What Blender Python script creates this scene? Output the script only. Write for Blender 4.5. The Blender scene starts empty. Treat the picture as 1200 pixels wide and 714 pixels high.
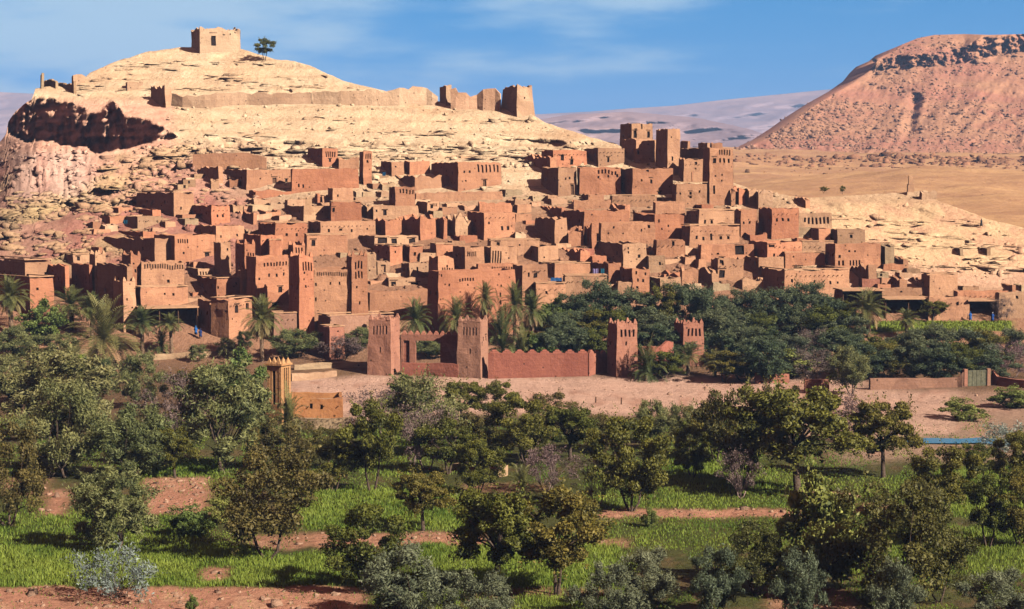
import bpy, bmesh, math, random
import numpy as np
from mathutils import Vector, Matrix, noise as mnoise

S = bpy.context.scene
COL = S.collection
# ---------------------------------------------------------------- camera
CAM_H = 33.0; F = 2240.0; HORIZ = 205.0
PITCH = math.atan((357.0 - HORIZ) / F)
SP, CP = math.sin(PITCH), math.cos(PITCH)
cam_d = bpy.data.cameras.new('camera'); cam = bpy.data.objects.new('camera', cam_d); COL.objects.link(cam)
cam.location = (0, 0, CAM_H); cam.rotation_euler = (math.pi / 2 - PITCH, 0, 0)
cam_d.sensor_width = 36.0; cam_d.lens = 36.0 * F / 1200.0
cam_d.clip_start = 1.0; cam_d.clip_end = 40000.0
S.camera = cam
# ---------------------------------------------------------------- light
SUN_AZ = math.radians(37.0)      # from the right of the picture (+X) towards the viewer
SUN_EL = math.radians(34.0)
sdir = Vector((math.cos(SUN_EL) * math.cos(SUN_AZ), -math.cos(SUN_EL) * math.sin(SUN_AZ), math.sin(SUN_EL)))
sun_d = bpy.data.lights.new('sun', 'SUN'); sun = bpy.data.objects.new('sun', sun_d); COL.objects.link(sun)
sun_d.energy = 5.0; sun_d.angle = math.radians(0.5); sun_d.color = (1.0, 0.92, 0.80)
sun.rotation_euler = sdir.to_track_quat('Z', 'Y').to_euler(); sun.location = (200, -100, 400)
S.view_settings.view_transform = 'Standard'; S.view_settings.look = 'None'
S.view_settings.gamma = 1.0; S.view_settings.exposure = 1.1; S.view_settings.use_curve_mapping = False
try:
    S.cycles.use_denoising = True
    S.cycles.max_bounces = 6; S.cycles.diffuse_bounces = 0; S.cycles.transmission_bounces = 3
    S.cycles.volume_bounces = 0; S.cycles.sample_clamp_indirect = 4.0
except Exception: pass
W = bpy.data.worlds.new('World'); S.world = W; W.use_nodes = True
def build_world():
    nt = W.node_tree; N = nt.nodes; L = nt.links
    N.clear()
    out = N.new('ShaderNodeOutputWorld'); bg = N.new('ShaderNodeBackground')
    sky = N.new('ShaderNodeTexSky'); sky.sky_type = 'NISHITA'; sky.sun_disc = False
    sky.sun_elevation = SUN_EL
    # Blender's sun_rotation is measured clockwise from +Y
    sky.sun_rotation = math.atan2(sdir.x, sdir.y)
    sky.air_density = 1.0; sky.dust_density = 0.0; sky.ozone_density = 4.0; sky.altitude = 1300
    tc = N.new('ShaderNodeTexCoord')
    add = N.new('ShaderNodeVectorMath'); add.operation = 'ADD'; add.inputs[1].default_value = (0, 0, 0.32)
    nrm = N.new('ShaderNodeVectorMath'); nrm.operation = 'NORMALIZE'
    L.new(tc.outputs['Generated'], add.inputs[0]); L.new(add.outputs[0], nrm.inputs[0]); L.new(nrm.outputs[0], sky.inputs['Vector'])
    # thin clouds, streaked along the horizon
    mp = N.new('ShaderNodeMapping'); mp.inputs['Scale'].default_value = (5.5, 5.5, 26.0); mp.inputs['Location'].default_value = (1.3, 0.2, 0.9)
    L.new(tc.outputs['Generated'], mp.inputs['Vector'])
    n1 = N.new('ShaderNodeTexNoise'); n1.inputs['Scale'].default_value = 1.6; n1.inputs['Detail'].default_value = 7; n1.inputs['Roughness'].default_value = 0.55
    L.new(mp.outputs[0], n1.inputs['Vector'])
    # more cloud towards the left of the view
    sx = N.new('ShaderNodeSeparateXYZ'); L.new(tc.outputs['Generated'], sx.inputs[0])
    m1 = N.new('ShaderNodeMath'); m1.operation = 'MULTIPLY_ADD'; m1.inputs[1].default_value = -0.85; m1.inputs[2].default_value = 0.0
    L.new(sx.outputs['X'], m1.inputs[0])
    m1b = N.new('ShaderNodeMath'); m1b.operation = 'MULTIPLY_ADD'; m1b.inputs[1].default_value = 1.7
    L.new(sx.outputs['Z'], m1b.inputs[0]); L.new(m1.outputs[0], m1b.inputs[2])
    m2 = N.new('ShaderNodeMath'); m2.operation = 'ADD'; L.new(n1.outputs['Fac'], m2.inputs[0]); L.new(m1b.outputs[0], m2.inputs[1])
    rp = N.new('ShaderNodeMapRange'); rp.inputs['From Min'].default_value = 0.46; rp.inputs['From Max'].default_value = 0.88
    rp.inputs['To Max'].default_value = 0.85; rp.interpolation_type = 'SMOOTHERSTEP'
    L.new(m2.outputs[0], rp.inputs['Value'])
    tint = N.new('ShaderNodeMix'); tint.data_type = 'RGBA'; tint.blend_type = 'MULTIPLY'; tint.inputs[0].default_value = 1.0
    tint.inputs[7].default_value = SKY_TINT
    L.new(sky.outputs[0], tint.inputs[6])
    mix = N.new('ShaderNodeMix'); mix.data_type = 'RGBA'
    L.new(rp.outputs[0], mix.inputs[0]); L.new(tint.outputs[2], mix.inputs[6]); mix.inputs[7].default_value = CLOUD
    # the upper sky, mostly out of view, is dimmed to deepen the shadows
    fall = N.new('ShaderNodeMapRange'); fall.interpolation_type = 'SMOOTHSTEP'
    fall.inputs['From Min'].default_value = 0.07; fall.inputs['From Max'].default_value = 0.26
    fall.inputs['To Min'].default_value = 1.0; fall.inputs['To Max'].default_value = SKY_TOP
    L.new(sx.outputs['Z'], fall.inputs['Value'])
    # the unseen sky beside and behind the camera is dimmed too, cutting fill
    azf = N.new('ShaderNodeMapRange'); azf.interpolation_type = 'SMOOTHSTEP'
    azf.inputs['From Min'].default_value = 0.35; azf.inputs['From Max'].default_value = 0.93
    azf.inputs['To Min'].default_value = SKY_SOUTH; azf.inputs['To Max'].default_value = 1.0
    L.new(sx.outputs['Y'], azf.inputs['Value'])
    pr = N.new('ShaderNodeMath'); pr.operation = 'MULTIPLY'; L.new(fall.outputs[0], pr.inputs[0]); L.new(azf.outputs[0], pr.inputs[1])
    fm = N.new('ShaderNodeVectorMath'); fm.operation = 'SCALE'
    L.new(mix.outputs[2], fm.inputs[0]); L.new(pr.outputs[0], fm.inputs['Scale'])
    # warm fill added to the unseen southern sky, turns the shadows maroon
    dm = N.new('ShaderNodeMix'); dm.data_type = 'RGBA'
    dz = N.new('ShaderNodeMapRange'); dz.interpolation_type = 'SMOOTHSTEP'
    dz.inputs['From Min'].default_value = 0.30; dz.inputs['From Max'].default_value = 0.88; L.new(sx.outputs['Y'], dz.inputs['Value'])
    L.new(dz.outputs[0], dm.inputs[0]); dm.inputs[6].default_value = SOUTH_FILL; L.new(fm.outputs[0], dm.inputs[7])
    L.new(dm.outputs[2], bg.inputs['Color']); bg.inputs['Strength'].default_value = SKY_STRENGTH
    L.new(bg.outputs[0], out.inputs['Surface'])
SKY_STRENGTH = 0.05
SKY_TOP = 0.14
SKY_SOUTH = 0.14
SOUTH_FILL = (2.6, 1.25, 1.15, 1)
SKY_TINT = (0.02, 1.55, 1.9, 1)
CLOUD = (5.0, 6.9, 8.2, 1)
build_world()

# ---------------------------------------------------------------- helpers
def ray(px, py):
    a = (px - 600.0) / F; b = -(py - 357.0) / F
    return a, CP + b * SP, -SP + b * CP
def P(px, py, Y):
    a, dy, dz = ray(px, py); t = Y / dy
    return Vector((a * t, Y, CAM_H + dz * t))
def hash2(ix, iy, seed):
    h = (ix.astype(np.int64) * 374761393 + iy.astype(np.int64) * 668265263 + seed * 974711) & 0xffffffff
    h = ((h ^ (h >> 13)) * 1274126177) & 0xffffffff
    h = h ^ (h >> 16)
    return (h & 0xffff) / 65535.0
def vnoise(x, y, seed=0):
    x = np.asarray(x, float); y = np.asarray(y, float)
    ix = np.floor(x); iy = np.floor(y); fx = x - ix; fy = y - iy
    fx = fx * fx * (3 - 2 * fx); fy = fy * fy * (3 - 2 * fy)
    a = hash2(ix, iy, seed); b = hash2(ix + 1, iy, seed); c = hash2(ix, iy + 1, seed); d = hash2(ix + 1, iy + 1, seed)
    return (a + (b - a) * fx) * (1 - fy) + (c + (d - c) * fx) * fy
def fbm(x, y, seed=0, octv=4, gain=0.5):
    s = 0; a = 1.0; t = 0
    for o in range(octv):
        s = s + a * (vnoise(x, y, seed + o * 17) - 0.5); t += a; a *= gain; x = np.asarray(x) * 2.03; y = np.asarray(y) * 2.03
    return s / t * 2
def sstep(a, b, x):
    t = np.clip((np.asarray(x, float) - a) / (b - a), 0, 1); return t * t * (3 - 2 * t)
def interp(x, pts):
    return np.interp(x, [p[0] for p in pts], [p[1] for p in pts])

def link(o, parent=None):
    COL.objects.link(o)
    if parent is not None: o.parent = parent
    return o
def empty(name, loc, rz=0.0):
    o = bpy.data.objects.new(name, None); o.empty_display_size = 0.5
    o.location = loc; o.rotation_euler = (0, 0, rz); COL.objects.link(o); return o
def tag(o, label=None, cat=None, group=None, kind=None):
    if label: o['label'] = label
    if cat: o['category'] = cat
    if group: o['group'] = group
    if kind: o['kind'] = kind
    return o
def mesh_np(name, verts, faces, mats=None, mat_idx=None, attr=None, smooth=False):
    """faces: (M,4) or (M,3) int array, or list of such arrays"""
    if not isinstance(faces, (list, tuple)): faces = [faces]
    me = bpy.data.meshes.new(name)
    verts = np.asarray(verts, np.float32)
    me.vertices.add(len(verts)); me.vertices.foreach_set('co', verts.ravel())
    tot = sum(f.size for f in faces); np_ = sum(len(f) for f in faces)
    me.loops.add(tot); me.polygons.add(np_)
    me.loops.foreach_set('vertex_index', np.concatenate([f.ravel() for f in faces]).astype(np.int32))
    ln = np.concatenate([np.full(len(f), f.shape[1], np.int32) for f in faces])
    st = np.concatenate([[0], np.cumsum(ln)[:-1]]).astype(np.int32)
    me.polygons.foreach_set('loop_start', st); me.polygons.foreach_set('loop_total', ln)
    if mat_idx is not None: me.polygons.foreach_set('material_index', np.asarray(mat_idx, np.int32))
    if smooth: me.polygons.foreach_set('use_smooth', np.ones(np_, bool))
    me.update(calc_edges=True)
    if attr:
        for k, v in attr.items():
            v = np.asarray(v, np.float32)
            if v.ndim == 1:
                at = me.attributes.new(k, 'FLOAT', 'POINT'); at.data.foreach_set('value', v)
            else:
                at = me.attributes.new(k, 'FLOAT_COLOR', 'POINT')
                c4 = np.ones((len(v), 4), np.float32); c4[:, :3] = v; at.data.foreach_set('color', c4.ravel())
    if mats:
        for m in (mats if isinstance(mats, (list, tuple)) else [mats]): me.materials.append(m)
    return me
def obj_np(name, verts, faces, mats, parent=None, **k):
    return link(bpy.data.objects.new(name, mesh_np(name, verts, faces, mats, **k)), parent)
class MB:
    """collects quads and tris, then links them as one mesh object"""
    def __init__(self): self.v = []; self.f = []
    def quad(self, a, b, c, d):
        n = len(self.v); self.v += [tuple(a), tuple(b), tuple(c), tuple(d)]; self.f.append((n, n + 1, n + 2, n + 3))
    def box(self, x0, x1, y0, y1, z0, z1, M=None, tp=0.0):
        n = len(self.v); cx, cy = (x0 + x1) / 2, (y0 + y1) / 2
        for z, k in ((z0, 1.0), (z1, 1.0 - tp)):
            for x, y in ((x0, y0), (x1, y0), (x1, y1), (x0, y1)):
                p = Vector((cx + (x - cx) * k, cy + (y - cy) * k, z))
                self.v.append(tuple(M @ p if M else p))
        for f in ((3, 2, 1, 0), (4, 5, 6, 7), (0, 1, 5, 4), (1, 2, 6, 5), (2, 3, 7, 6), (3, 0, 4, 7)): self.f.append(tuple(n + i for i in f))
    def tube(self, pts, rad, n=6):
        rings = []
        for i, p in enumerate(pts):
            p = Vector(p); d = (Vector(pts[min(i + 1, len(pts) - 1)]) - Vector(pts[max(i - 1, 0)]))
            d = d.normalized() if d.length > 1e-6 else Vector((0, 0, 1))
            a = d.orthogonal().normalized(); b = d.cross(a); r = rad[i]
            base = len(self.v)
            for k in range(n):
                t = 2 * math.pi * k / n
                self.v.append(tuple(p + (a * math.cos(t) + b * math.sin(t)) * r))
            rings.append(base)
        # keep the rings aligned: pick the offset with least twist
        for q0, q1 in zip(rings, rings[1:]):
            v0 = Vector(self.v[q0]); best = min(range(n), key=lambda k: (Vector(self.v[q1 + k]) - v0).length)
            for k in range(n):
                self.f.append((q0 + k, q0 + (k + 1) % n, q1 + (k + 1 + best) % n, q1 + (k + best) % n))
        self.f.append(tuple(rings[0] + k for k in reversed(range(n)))); self.f.append(tuple(rings[-1] + k for k in range(n)))
    def mesh(self, name, mat, smooth=False):
        me = bpy.data.meshes.new(name); me.from_pydata(self.v, [], self.f); me.update()
        if smooth:
            me.polygons.foreach_set('use_smooth', np.ones(len(me.polygons), bool))
        me.materials.append(mat); return me
    def build(self, name, mat, parent=None, smooth=False):
        return link(bpy.data.objects.new(name, self.mesh(name, mat, smooth)), parent)
def copy_tree(o, parent=None):
    c = o.copy(); COL.objects.link(c)
    if parent is not None: c.parent = parent
    for ch in list(o.children): copy_tree(ch, c)
    return c

# ---------------------------------------------------------------- materials
def newmat(name):
    m = bpy.data.materials.new(name); m.use_nodes = True
    nt = m.node_tree; nt.nodes.clear()
    out = nt.nodes.new('ShaderNodeOutputMaterial'); b = nt.nodes.new('ShaderNodeBsdfPrincipled')
    b.inputs['Roughness'].default_value = 0.95
    b.inputs['Specular IOR Level'].default_value = 0.12
    nt.links.new(b.outputs[0], out.inputs[0])
    return m, nt, b
def nd(nt, t, **k):
    n = nt.nodes.new(t)
    for a, v in k.items():
        if a in n.inputs.keys() if hasattr(n.inputs, 'keys') else False: n.inputs[a].default_value = v
        else: setattr(n, a, v)
    return n
def noise_node(nt, vec, scale, detail=4, rough=0.55):
    n = nt.nodes.new('ShaderNodeTexNoise'); n.inputs['Scale'].default_value = scale
    n.inputs['Detail'].default_value = detail; n.inputs['Roughness'].default_value = rough
    nt.links.new(vec, n.inputs['Vector']); return n.outputs['Fac']
def ramp(nt, fac, a, b, lo=0.35, hi=0.65):
    r = nt.nodes.new('ShaderNodeValToRGB'); e = r.color_ramp.elements
    e[0].position = lo; e[1].position = hi; e[0].color = (*a, 1); e[1].color = (*b, 1)
    nt.links.new(fac, r.inputs[0]); return r.outputs[0]
def mixc(nt, fac, a, b, mode='MIX'):
    n = nt.nodes.new('ShaderNodeMix'); n.data_type = 'RGBA'; n.blend_type = mode
    for i, s in ((0, fac), (6, a), (7, b)):
        if hasattr(s, 'node'): nt.links.new(s, n.inputs[i])
        elif i == 0: n.inputs[0].default_value = s
        else: n.inputs[i].default_value = (*s, 1)
    return n.outputs[2]
def bump(nt, b, h, dist, strength=1.0):
    n = nt.nodes.new('ShaderNodeBump'); n.inputs['Distance'].default_value = dist; n.inputs['Strength'].default_value = strength
    nt.links.new(h, n.inputs['Height']); nt.links.new(n.outputs[0], b.inputs['Normal'])
def maprange(nt, v, a, b, c, d):
    n = nt.nodes.new('ShaderNodeMapRange'); n.inputs[1].default_value = a; n.inputs[2].default_value = b; n.inputs[3].default_value = c; n.inputs[4].default_value = d
    nt.links.new(v, n.inputs[0]); return n.outputs[0]

def mud_mat(name, c1, c2, c3):
    """rammed earth: lifts, blotches, rain streaks, putlog pits; each house its own tone"""
    m, nt, b = newmat(name)
    c1, c2, c3 = [tuple(x * 0.60 for x in c) for c in (c1, c2, c3)]
    geo = nt.nodes.new('ShaderNodeNewGeometry'); oi = nt.nodes.new('ShaderNodeObjectInfo')
    pos = geo.outputs['Position']
    big = noise_node(nt, pos, 0.22, 4, 0.6)
    col = ramp(nt, big, c1, c2, 0.3, 0.7)
    mp = nt.nodes.new('ShaderNodeMapping'); mp.inputs['Scale'].default_value = (1.3, 1.3, 0.16); nt.links.new(pos, mp.inputs['Vector'])
    streak = noise_node(nt, mp.outputs[0], 1.0, 5, 0.65)
    col = mixc(nt, maprange(nt, streak, 0.48, 0.74, 0, 0.75), col, c3)
    fine = noise_node(nt, pos, 2.6, 6, 0.7)
    col = mixc(nt, maprange(nt, fine, 0.38, 0.68, 0.0, 0.4), col, tuple(x * 1.3 for x in c1))
    vp = nt.nodes.new('ShaderNodeTexVoronoi'); vp.inputs['Scale'].default_value = 0.28; nt.links.new(pos, vp.inputs['Vector'])     # patched plaster
    sp = nt.nodes.new('ShaderNodeSeparateColor'); nt.links.new(vp.outputs['Color'], sp.inputs[0])
    col = mixc(nt, maprange(nt, sp.outputs[0], 0.55, 0.75, 0, 0.28), col, c3)
    col = mixc(nt, maprange(nt, sp.outputs[1], 0.70, 0.85, 0, 0.28), col, tuple(x * 1.35 for x in c1))
    sz = nt.nodes.new('ShaderNodeSeparateXYZ'); nt.links.new(pos, sz.inputs[0])          # rammed earth lifts
    lw = nt.nodes.new('ShaderNodeMath'); lw.operation = 'MULTIPLY_ADD'; lw.inputs[1].default_value = 1.15; nt.links.new(sz.outputs['Z'], lw.inputs[0])
    nt.links.new(noise_node(nt, pos, 0.5, 3), lw.inputs[2])
    lf = nt.nodes.new('ShaderNodeMath'); lf.operation = 'FRACT'; nt.links.new(lw.outputs[0], lf.inputs[0])
    col = mixc(nt, maprange(nt, lf.outputs[0], 0.0, 0.16, 0.38, 0.0), col, c3)
    vo = nt.nodes.new('ShaderNodeTexVoronoi'); vo.inputs['Scale'].default_value = 0.62; nt.links.new(pos, vo.inputs['Vector'])
    pit = maprange(nt, vo.outputs['Distance'], 0.07, 0.13, 1.0, 0.0)
    col = mixc(nt, pit, col, tuple(x * 0.28 for x in c2))
    hsv = nt.nodes.new('ShaderNodeHueSaturation')
    nt.links.new(maprange(nt, oi.outputs['Random'], 0, 1, 0.78, 1.16), hsv.inputs['Value'])
    r2 = nt.nodes.new('ShaderNodeMath'); r2.operation = 'FRACT'; r3 = nt.nodes.new('ShaderNodeMath'); r3.operation = 'MULTIPLY'; r3.inputs[1].default_value = 7.31
    nt.links.new(oi.outputs['Random'], r3.inputs[0]); nt.links.new(r3.outputs[0], r2.inputs[0])
    nt.links.new(maprange(nt, r2.outputs[0], 0, 1, 0.489, 0.512), hsv.inputs['Hue'])
    nt.links.new(maprange(nt, r2.outputs[0], 0, 1, 1.08, 0.9), hsv.inputs['Saturation'])
    nt.links.new(col, hsv.inputs['Color']); nt.links.new(hsv.outputs[0], b.inputs['Base Color'])
    wv = noise_node(nt, pos, 1.4, 7, 0.7)
    bump(nt, b, wv, 0.22, 0.8)
    return m
def flat_mat(name, c, rough=0.9, var=0.25, scale=1.5, bumpd=0.05):
    m, nt, b = newmat(name)
    tc = nt.nodes.new('ShaderNodeTexCoord')
    n = noise_node(nt, tc.outputs['Object'], scale, 5, 0.6)
    col = ramp(nt, n, tuple(x * (1 - var) for x in c), tuple(x * (1 + var) for x in c), 0.35, 0.65)
    nt.links.new(col, b.inputs['Base Color']); b.inputs['Roughness'].default_value = rough
    if bumpd: bump(nt, b, n, bumpd)
    return m
def leaf_mat(name, dark, light, trans=0.25, hue=0.03):
    m, nt, b = newmat(name)
    at = nt.nodes.new('ShaderNodeAttribute'); at.attribute_name = 'tint'
    oi = nt.nodes.new('ShaderNodeObjectInfo')
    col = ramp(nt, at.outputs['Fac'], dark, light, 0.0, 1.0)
    hsv = nt.nodes.new('ShaderNodeHueSaturation')
    nt.links.new(maprange(nt, oi.outputs['Random'], 0, 1, 0.5 - hue, 0.5 + hue), hsv.inputs['Hue'])
    nt.links.new(maprange(nt, oi.outputs['Random'], 0, 1, 1.2, 0.8), hsv.inputs['Value'])
    nt.links.new(col, hsv.inputs['Color']); nt.links.new(hsv.outputs[0], b.inputs['Base Color'])
    b.inputs['Roughness'].default_value = 0.6; b.inputs['Specular IOR Level'].default_value = 0.25
    tr = nt.nodes.new('ShaderNodeBsdfTranslucent'); nt.links.new(hsv.outputs[0], tr.inputs[0])
    mx = nt.nodes.new('ShaderNodeMixShader'); mx.inputs[0].default_value = trans
    out = [n for n in nt.nodes if n.type == 'OUTPUT_MATERIAL'][0]
    nt.links.new(b.outputs[0], mx.inputs[1]); nt.links.new(tr.outputs[0], mx.inputs[2]); nt.links.new(mx.outputs[0], out.inputs[0])
    return m
M = {}
M['mud'] = mud_mat('mud', (0.665, 0.338, 0.188), (0.565, 0.272, 0.152), (0.42, 0.190, 0.112))
M['mudpale'] = mud_mat('mud_pale', (0.78, 0.50, 0.31), (0.68, 0.40, 0.235), (0.54, 0.29, 0.17))
M['rampart'] = mud_mat('mud_rampart', (0.86, 0.58, 0.37), (0.76, 0.48, 0.29), (0.60, 0.35, 0.21))
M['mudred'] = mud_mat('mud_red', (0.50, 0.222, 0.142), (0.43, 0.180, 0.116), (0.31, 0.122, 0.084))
M['mudyellow'] = mud_mat('mud_yellow', (0.66, 0.36, 0.16), (0.58, 0.29, 0.125), (0.48, 0.22, 0.10))
M['stone'] = mud_mat('stone', (0.60, 0.40, 0.235), (0.50, 0.31, 0.175), (0.38, 0.21, 0.12))
M['roof'] = flat_mat('roof', (0.32, 0.175, 0.095), 0.95, 0.2, 0.8, 0.08)
M['cap'] = flat_mat('cap', (0.40, 0.225, 0.128), 0.95, 0.18, 1.0, 0.05)
M['dark'] = flat_mat('dark', (0.022, 0.013, 0.011), 0.9, 0.3, 2, 0)
M['wood'] = flat_mat('wood', (0.10, 0.05, 0.028), 0.8, 0.35, 3, 0.02)
M['bark'] = flat_mat('bark', (0.085, 0.058, 0.042), 0.95, 0.4, 6, 0.05)
M['palebark'] = flat_mat('palebark', (0.27, 0.185, 0.16), 0.95, 0.3, 6, 0.03)
M['palmbark'] = flat_mat('palmbark', (0.17, 0.105, 0.065), 0.95, 0.45, 5, 0.1)
M['olive'] = leaf_mat('olive', (0.044, 0.059, 0.019), (0.252, 0.250, 0.088))
M['olivegrey'] = leaf_mat('olivegrey', (0.048, 0.062, 0.034), (0.165, 0.185, 0.100))
M['dgreen'] = leaf_mat('dgreen', (0.029, 0.038, 0.007), (0.201, 0.184, 0.028))
M['brown'] = leaf_mat('brown', (0.036, 0.038, 0.010), (0.165, 0.138, 0.034))
M['ygreen'] = leaf_mat('ygreen', (0.052, 0.081, 0.014), (0.239, 0.275, 0.065))
M['grove'] = leaf_mat('grove', (0.032, 0.049, 0.023), (0.135, 0.158, 0.072))
M['twig'] = leaf_mat('twig', (0.075, 0.045, 0.040), (0.21, 0.14, 0.125), 0.1)
M['silver'] = leaf_mat('silver', (0.07, 0.09, 0.075), (0.30, 0.35, 0.30), 0.15)
M['palm'] = leaf_mat('palm', (0.038, 0.054, 0.015), (0.189, 0.185, 0.056), 0.15)
M['palmdry'] = leaf_mat('palmdry', (0.10, 0.065, 0.025), (0.30, 0.20, 0.085), 0.1)
M['grass'] = leaf_mat('grass', (0.075, 0.140, 0.012), (0.290, 0.350, 0.050), 0.3, 0.0)
# ================================================================ terrain
RIDGE = [(-260, 330), (-120, 245), (-50, 195), (0, 166), (7, 158), (10, 142), (18, 131), (28, 122), (38, 116), (41, 104), (60, 101), (90, 100), (105, 86), (130, 74), (150, 68),
         (170, 61), (210, 56), (234, 55), (262, 56), (285, 58), (320, 69), (345, 72), (368, 79), (400, 94), (440, 104), (480, 114), (520, 120), (560, 123), (590, 127), (622, 134),
         (640, 144), (690, 160), (720, 168), (770, 190), (820, 205), (860, 214), (885, 224), (905, 226), (945, 232), (1000, 229), (1055, 226), (1085, 223), (1100, 236), (1130, 246),
         (1160, 258), (1205, 268), (1300, 285), (1460, 300)]
HNODES = [(40, 530), (55, 515), (90, 490), (130, 462), (170, 436), (190, 422), (220, 406), (260, 383), (300, 364), (340, 349), (370, 339), (400, 330), (420, 323)]
CLIFF_TOP = [(5, 135), (20, 128), (38, 114), (60, 114), (80, 119), (95, 122), (108, 131), (118, 131), (132, 117), (140, 122), (146, 134), (160, 137), (182, 142), (207, 158)]
CLIFF_BOT = [(5, 156), (12, 160), (30, 168), (60, 165), (72, 172), (100, 173), (112, 181), (128, 178), (150, 174), (175, 168), (207, 159)]
def plane_y(px, py, z0=0.0):
    b = -(py - 357.0) / F
    dy = CP + b * SP; dz = -SP + b * CP
    return (CAM_H - z0) * dy / np.maximum(-dz, 1e-4)
def bank_relief(px, py):
    """terrace steps of the orchard (metres)"""
    z = 0.25 * fbm(px * 0.02, py * 0.06, 5, 3)
    return z
def hill_depth(px, py):
    px = np.asarray(px, float); py = np.asarray(py, float)
    yp = plane_y(px, np.maximum(py, 380), bank_relief(px, py))
    yh = interp(py, HNODES)
    w = sstep(452, 425, py)
    y0 = plane_y(px, np.full_like(py, 446.0))
    y = np.where(py > 446, yp, yh + 0 * px)
    m = (py > 420) & (py <= 446)
    tt = (446 - py) / 26.0
    y = np.where(m, y0 + (interp(np.full_like(py, 420.0), HNODES) - y0) * tt, y)
    # the lower left flank turns away to the left
    xb = interp(py, [(60, 20), (150, 44), (166, 46), (185, 36), (240, 2), (300, -40), (400, -200)])
    off = np.maximum(xb - px, 0) * sstep(330, 230, py)
    y = y + off * 0.62
    # cliff band on the west spur: a wall that faces left and leans out
    ct = interp(px, CLIFF_TOP); cb = interp(px, CLIFF_BOT)
    cx = np.clip(207 - px, 0, 210)
    bul = 5.0 * (fbm(px * 0.045, py * 0.02, 71, 3))
    Dc = 436 + 1.05 * cx * 0.2 + bul
    inside = (px > 4) & (px < 207) & (py > ct) & (py <= cb)
    lean = (py - ct) / np.maximum(cb - ct, 4) * 2.2
    yc = Dc + lean + 1.6 * fbm(px * 0.12, py * 0.10, 72, 3) + 4.5 * np.abs(fbm(px * 0.16, py * 0.035, 73, 4, .6)) + 1.5 * fbm(px * .05, py * .35, 74, 3)
    above = (px > -50) & (px < 215) & (py <= ct)
    # ground above the cliff starts from the cliff's lip
    ya = np.maximum(y, Dc + (ct - py) * 0.72)
    blend = sstep(215, 185, px)
    y = np.where(above, y + (ya - y) * blend, y)
    y = np.where(inside, yc, y)
    # rock relief on the bare slopes
    bare = sstep(300, 235, py) * (py > 0)
    wx = (px - 600) / F * y; wz = CAM_H - (py - HORIZ) / F * y
    low = sstep(330, 120, px) * sstep(165, 195, py) * sstep(330, 300, py)          # broken pink rock, lower left
    band = np.maximum(sstep(160, 168, py) * sstep(186, 176, py) * sstep(180, 240, px) * sstep(720, 660, px), 0)  # ledges above the village
    rgt = sstep(900, 960, px) * sstep(215, 240, py) * sstep(350, 330, py)
    flz = sstep(8, 20, px) * sstep(118, 95, px) * sstep(166, 176, py) * sstep(246, 222, py)
    low = low * (1 - .8 * flz)
    amp = 0.9 + 0.9 * sstep(165, 140, py) + 4.2 * low + 2.6 * band + 1.6 * rgt
    # strata: saw-tooth ledges that follow the height, broken along the slope
    sh = wz * 0.42 + 1.6 * fbm(wx * 0.03, wz * 0.05, 31, 3) + wx * 0.012
    saw = (sh - np.floor(sh))
    brk = sstep(0.42, 0.62, vnoise(wx * 0.10, wz * 0.35, 33))
    led = -(saw ** 2.2) * brk
    dg = wx * 0.55 + wz * 0.9
    r1 = fbm(wx * 0.16, wz * 0.30, 11, 4, 0.6)
    r2 = np.abs(fbm(dg * 0.16, (wx - wz) * 0.05, 12, 4, 0.6))
    y = y + bare * (1 - 0.85 * inside) * amp * (0.8 * r1 + 0.95 * led) + bare * low * (3.6 * r2 - 1.4) * (1 - inside)
    flz = sstep(8, 20, px) * sstep(118, 95, px) * sstep(166, 176, py) * sstep(246, 222, py)
    y = y + flz * (6.5 * np.abs(fbm(px * 0.10, py * 0.012, 75, 4, .6)) + 1.6 * np.abs(fbm(px * .28, py * .02, 76, 3)) - 2)
    cut = sstep(0.60, 0.72, vnoise(wx * 0.22 + 40, wz * 0.55, 37)) * (low * 2.0 + band * 2.6)
    y = y + cut * bare
    return y
def HD(px, py):
    return float(hill_depth(np.array([float(px)]), np.array([float(py)]))[0])
def G(px, py, dD=0.0):
    """the point of the ground seen at a pixel of the photograph"""
    return P(px, py, HD(px, py) + dD)

# ---- colours of the ground (rock, soil, sand, grass, shade on the left flank)
SAND = np.array((0.84, 0.535, 0.405))
BANKS = [(-40, 430, 688, 722, 1.0), (170, 248, 560, 602, 1.0), (50, 80, 575, 606, .9), (360, 570, 624, 640, .9), (690, 940, 597, 607, 1.0), (300, 400, 626, 642, .8),
         (240, 275, 666, 682, .9), (540, 720, 688, 700, .55), (930, 1000, 575, 590, .6), (690, 740, 632, 642, .7), (900, 1000, 690, 720, .7), (0, 60, 560, 580, .6), (540, 640, 566, 576, .6),
         (1000, 1060, 590, 600, .6)]
FIELDS = [(-60, 240, 602, 652, .5), (-60, 320, 640, 694, 1.), (250, 430, 650, 690, .9), (490, 730, 632, 700, 1.), (350, 540, 572, 622, .75), (690, 940, 548, 602, .45), (680, 920, 600, 642, .25),
          (780, 890, 530, 566, .9), (960, 1260, 618, 672, .6), (1090, 1260, 548, 605, .9), (160, 260, 538, 574, .8), (170, 240, 596, 640, .3), (900, 1100, 560, 640, .3), (600, 720, 700, 740, .7), (430, 500, 500, 560, .4)]
def soft_rect(px, py, r, sx=14., sy=3.):
    x0, x1, y0, y1, k = r
    jx = 9 * fbm(py * 0.08, px * 0.01, 3, 2); jy = 4.0 * fbm(px * 0.03, py * 0.02, 4, 3)
    return k * sstep(x0 - sx, x0 + sx, px + jx) * sstep(x1 + sx, x1 - sx, px + jx) * sstep(y0 - sy, y0 + sy, py + jy) * sstep(y1 + sy, y1 - sy, py + jy)
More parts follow.
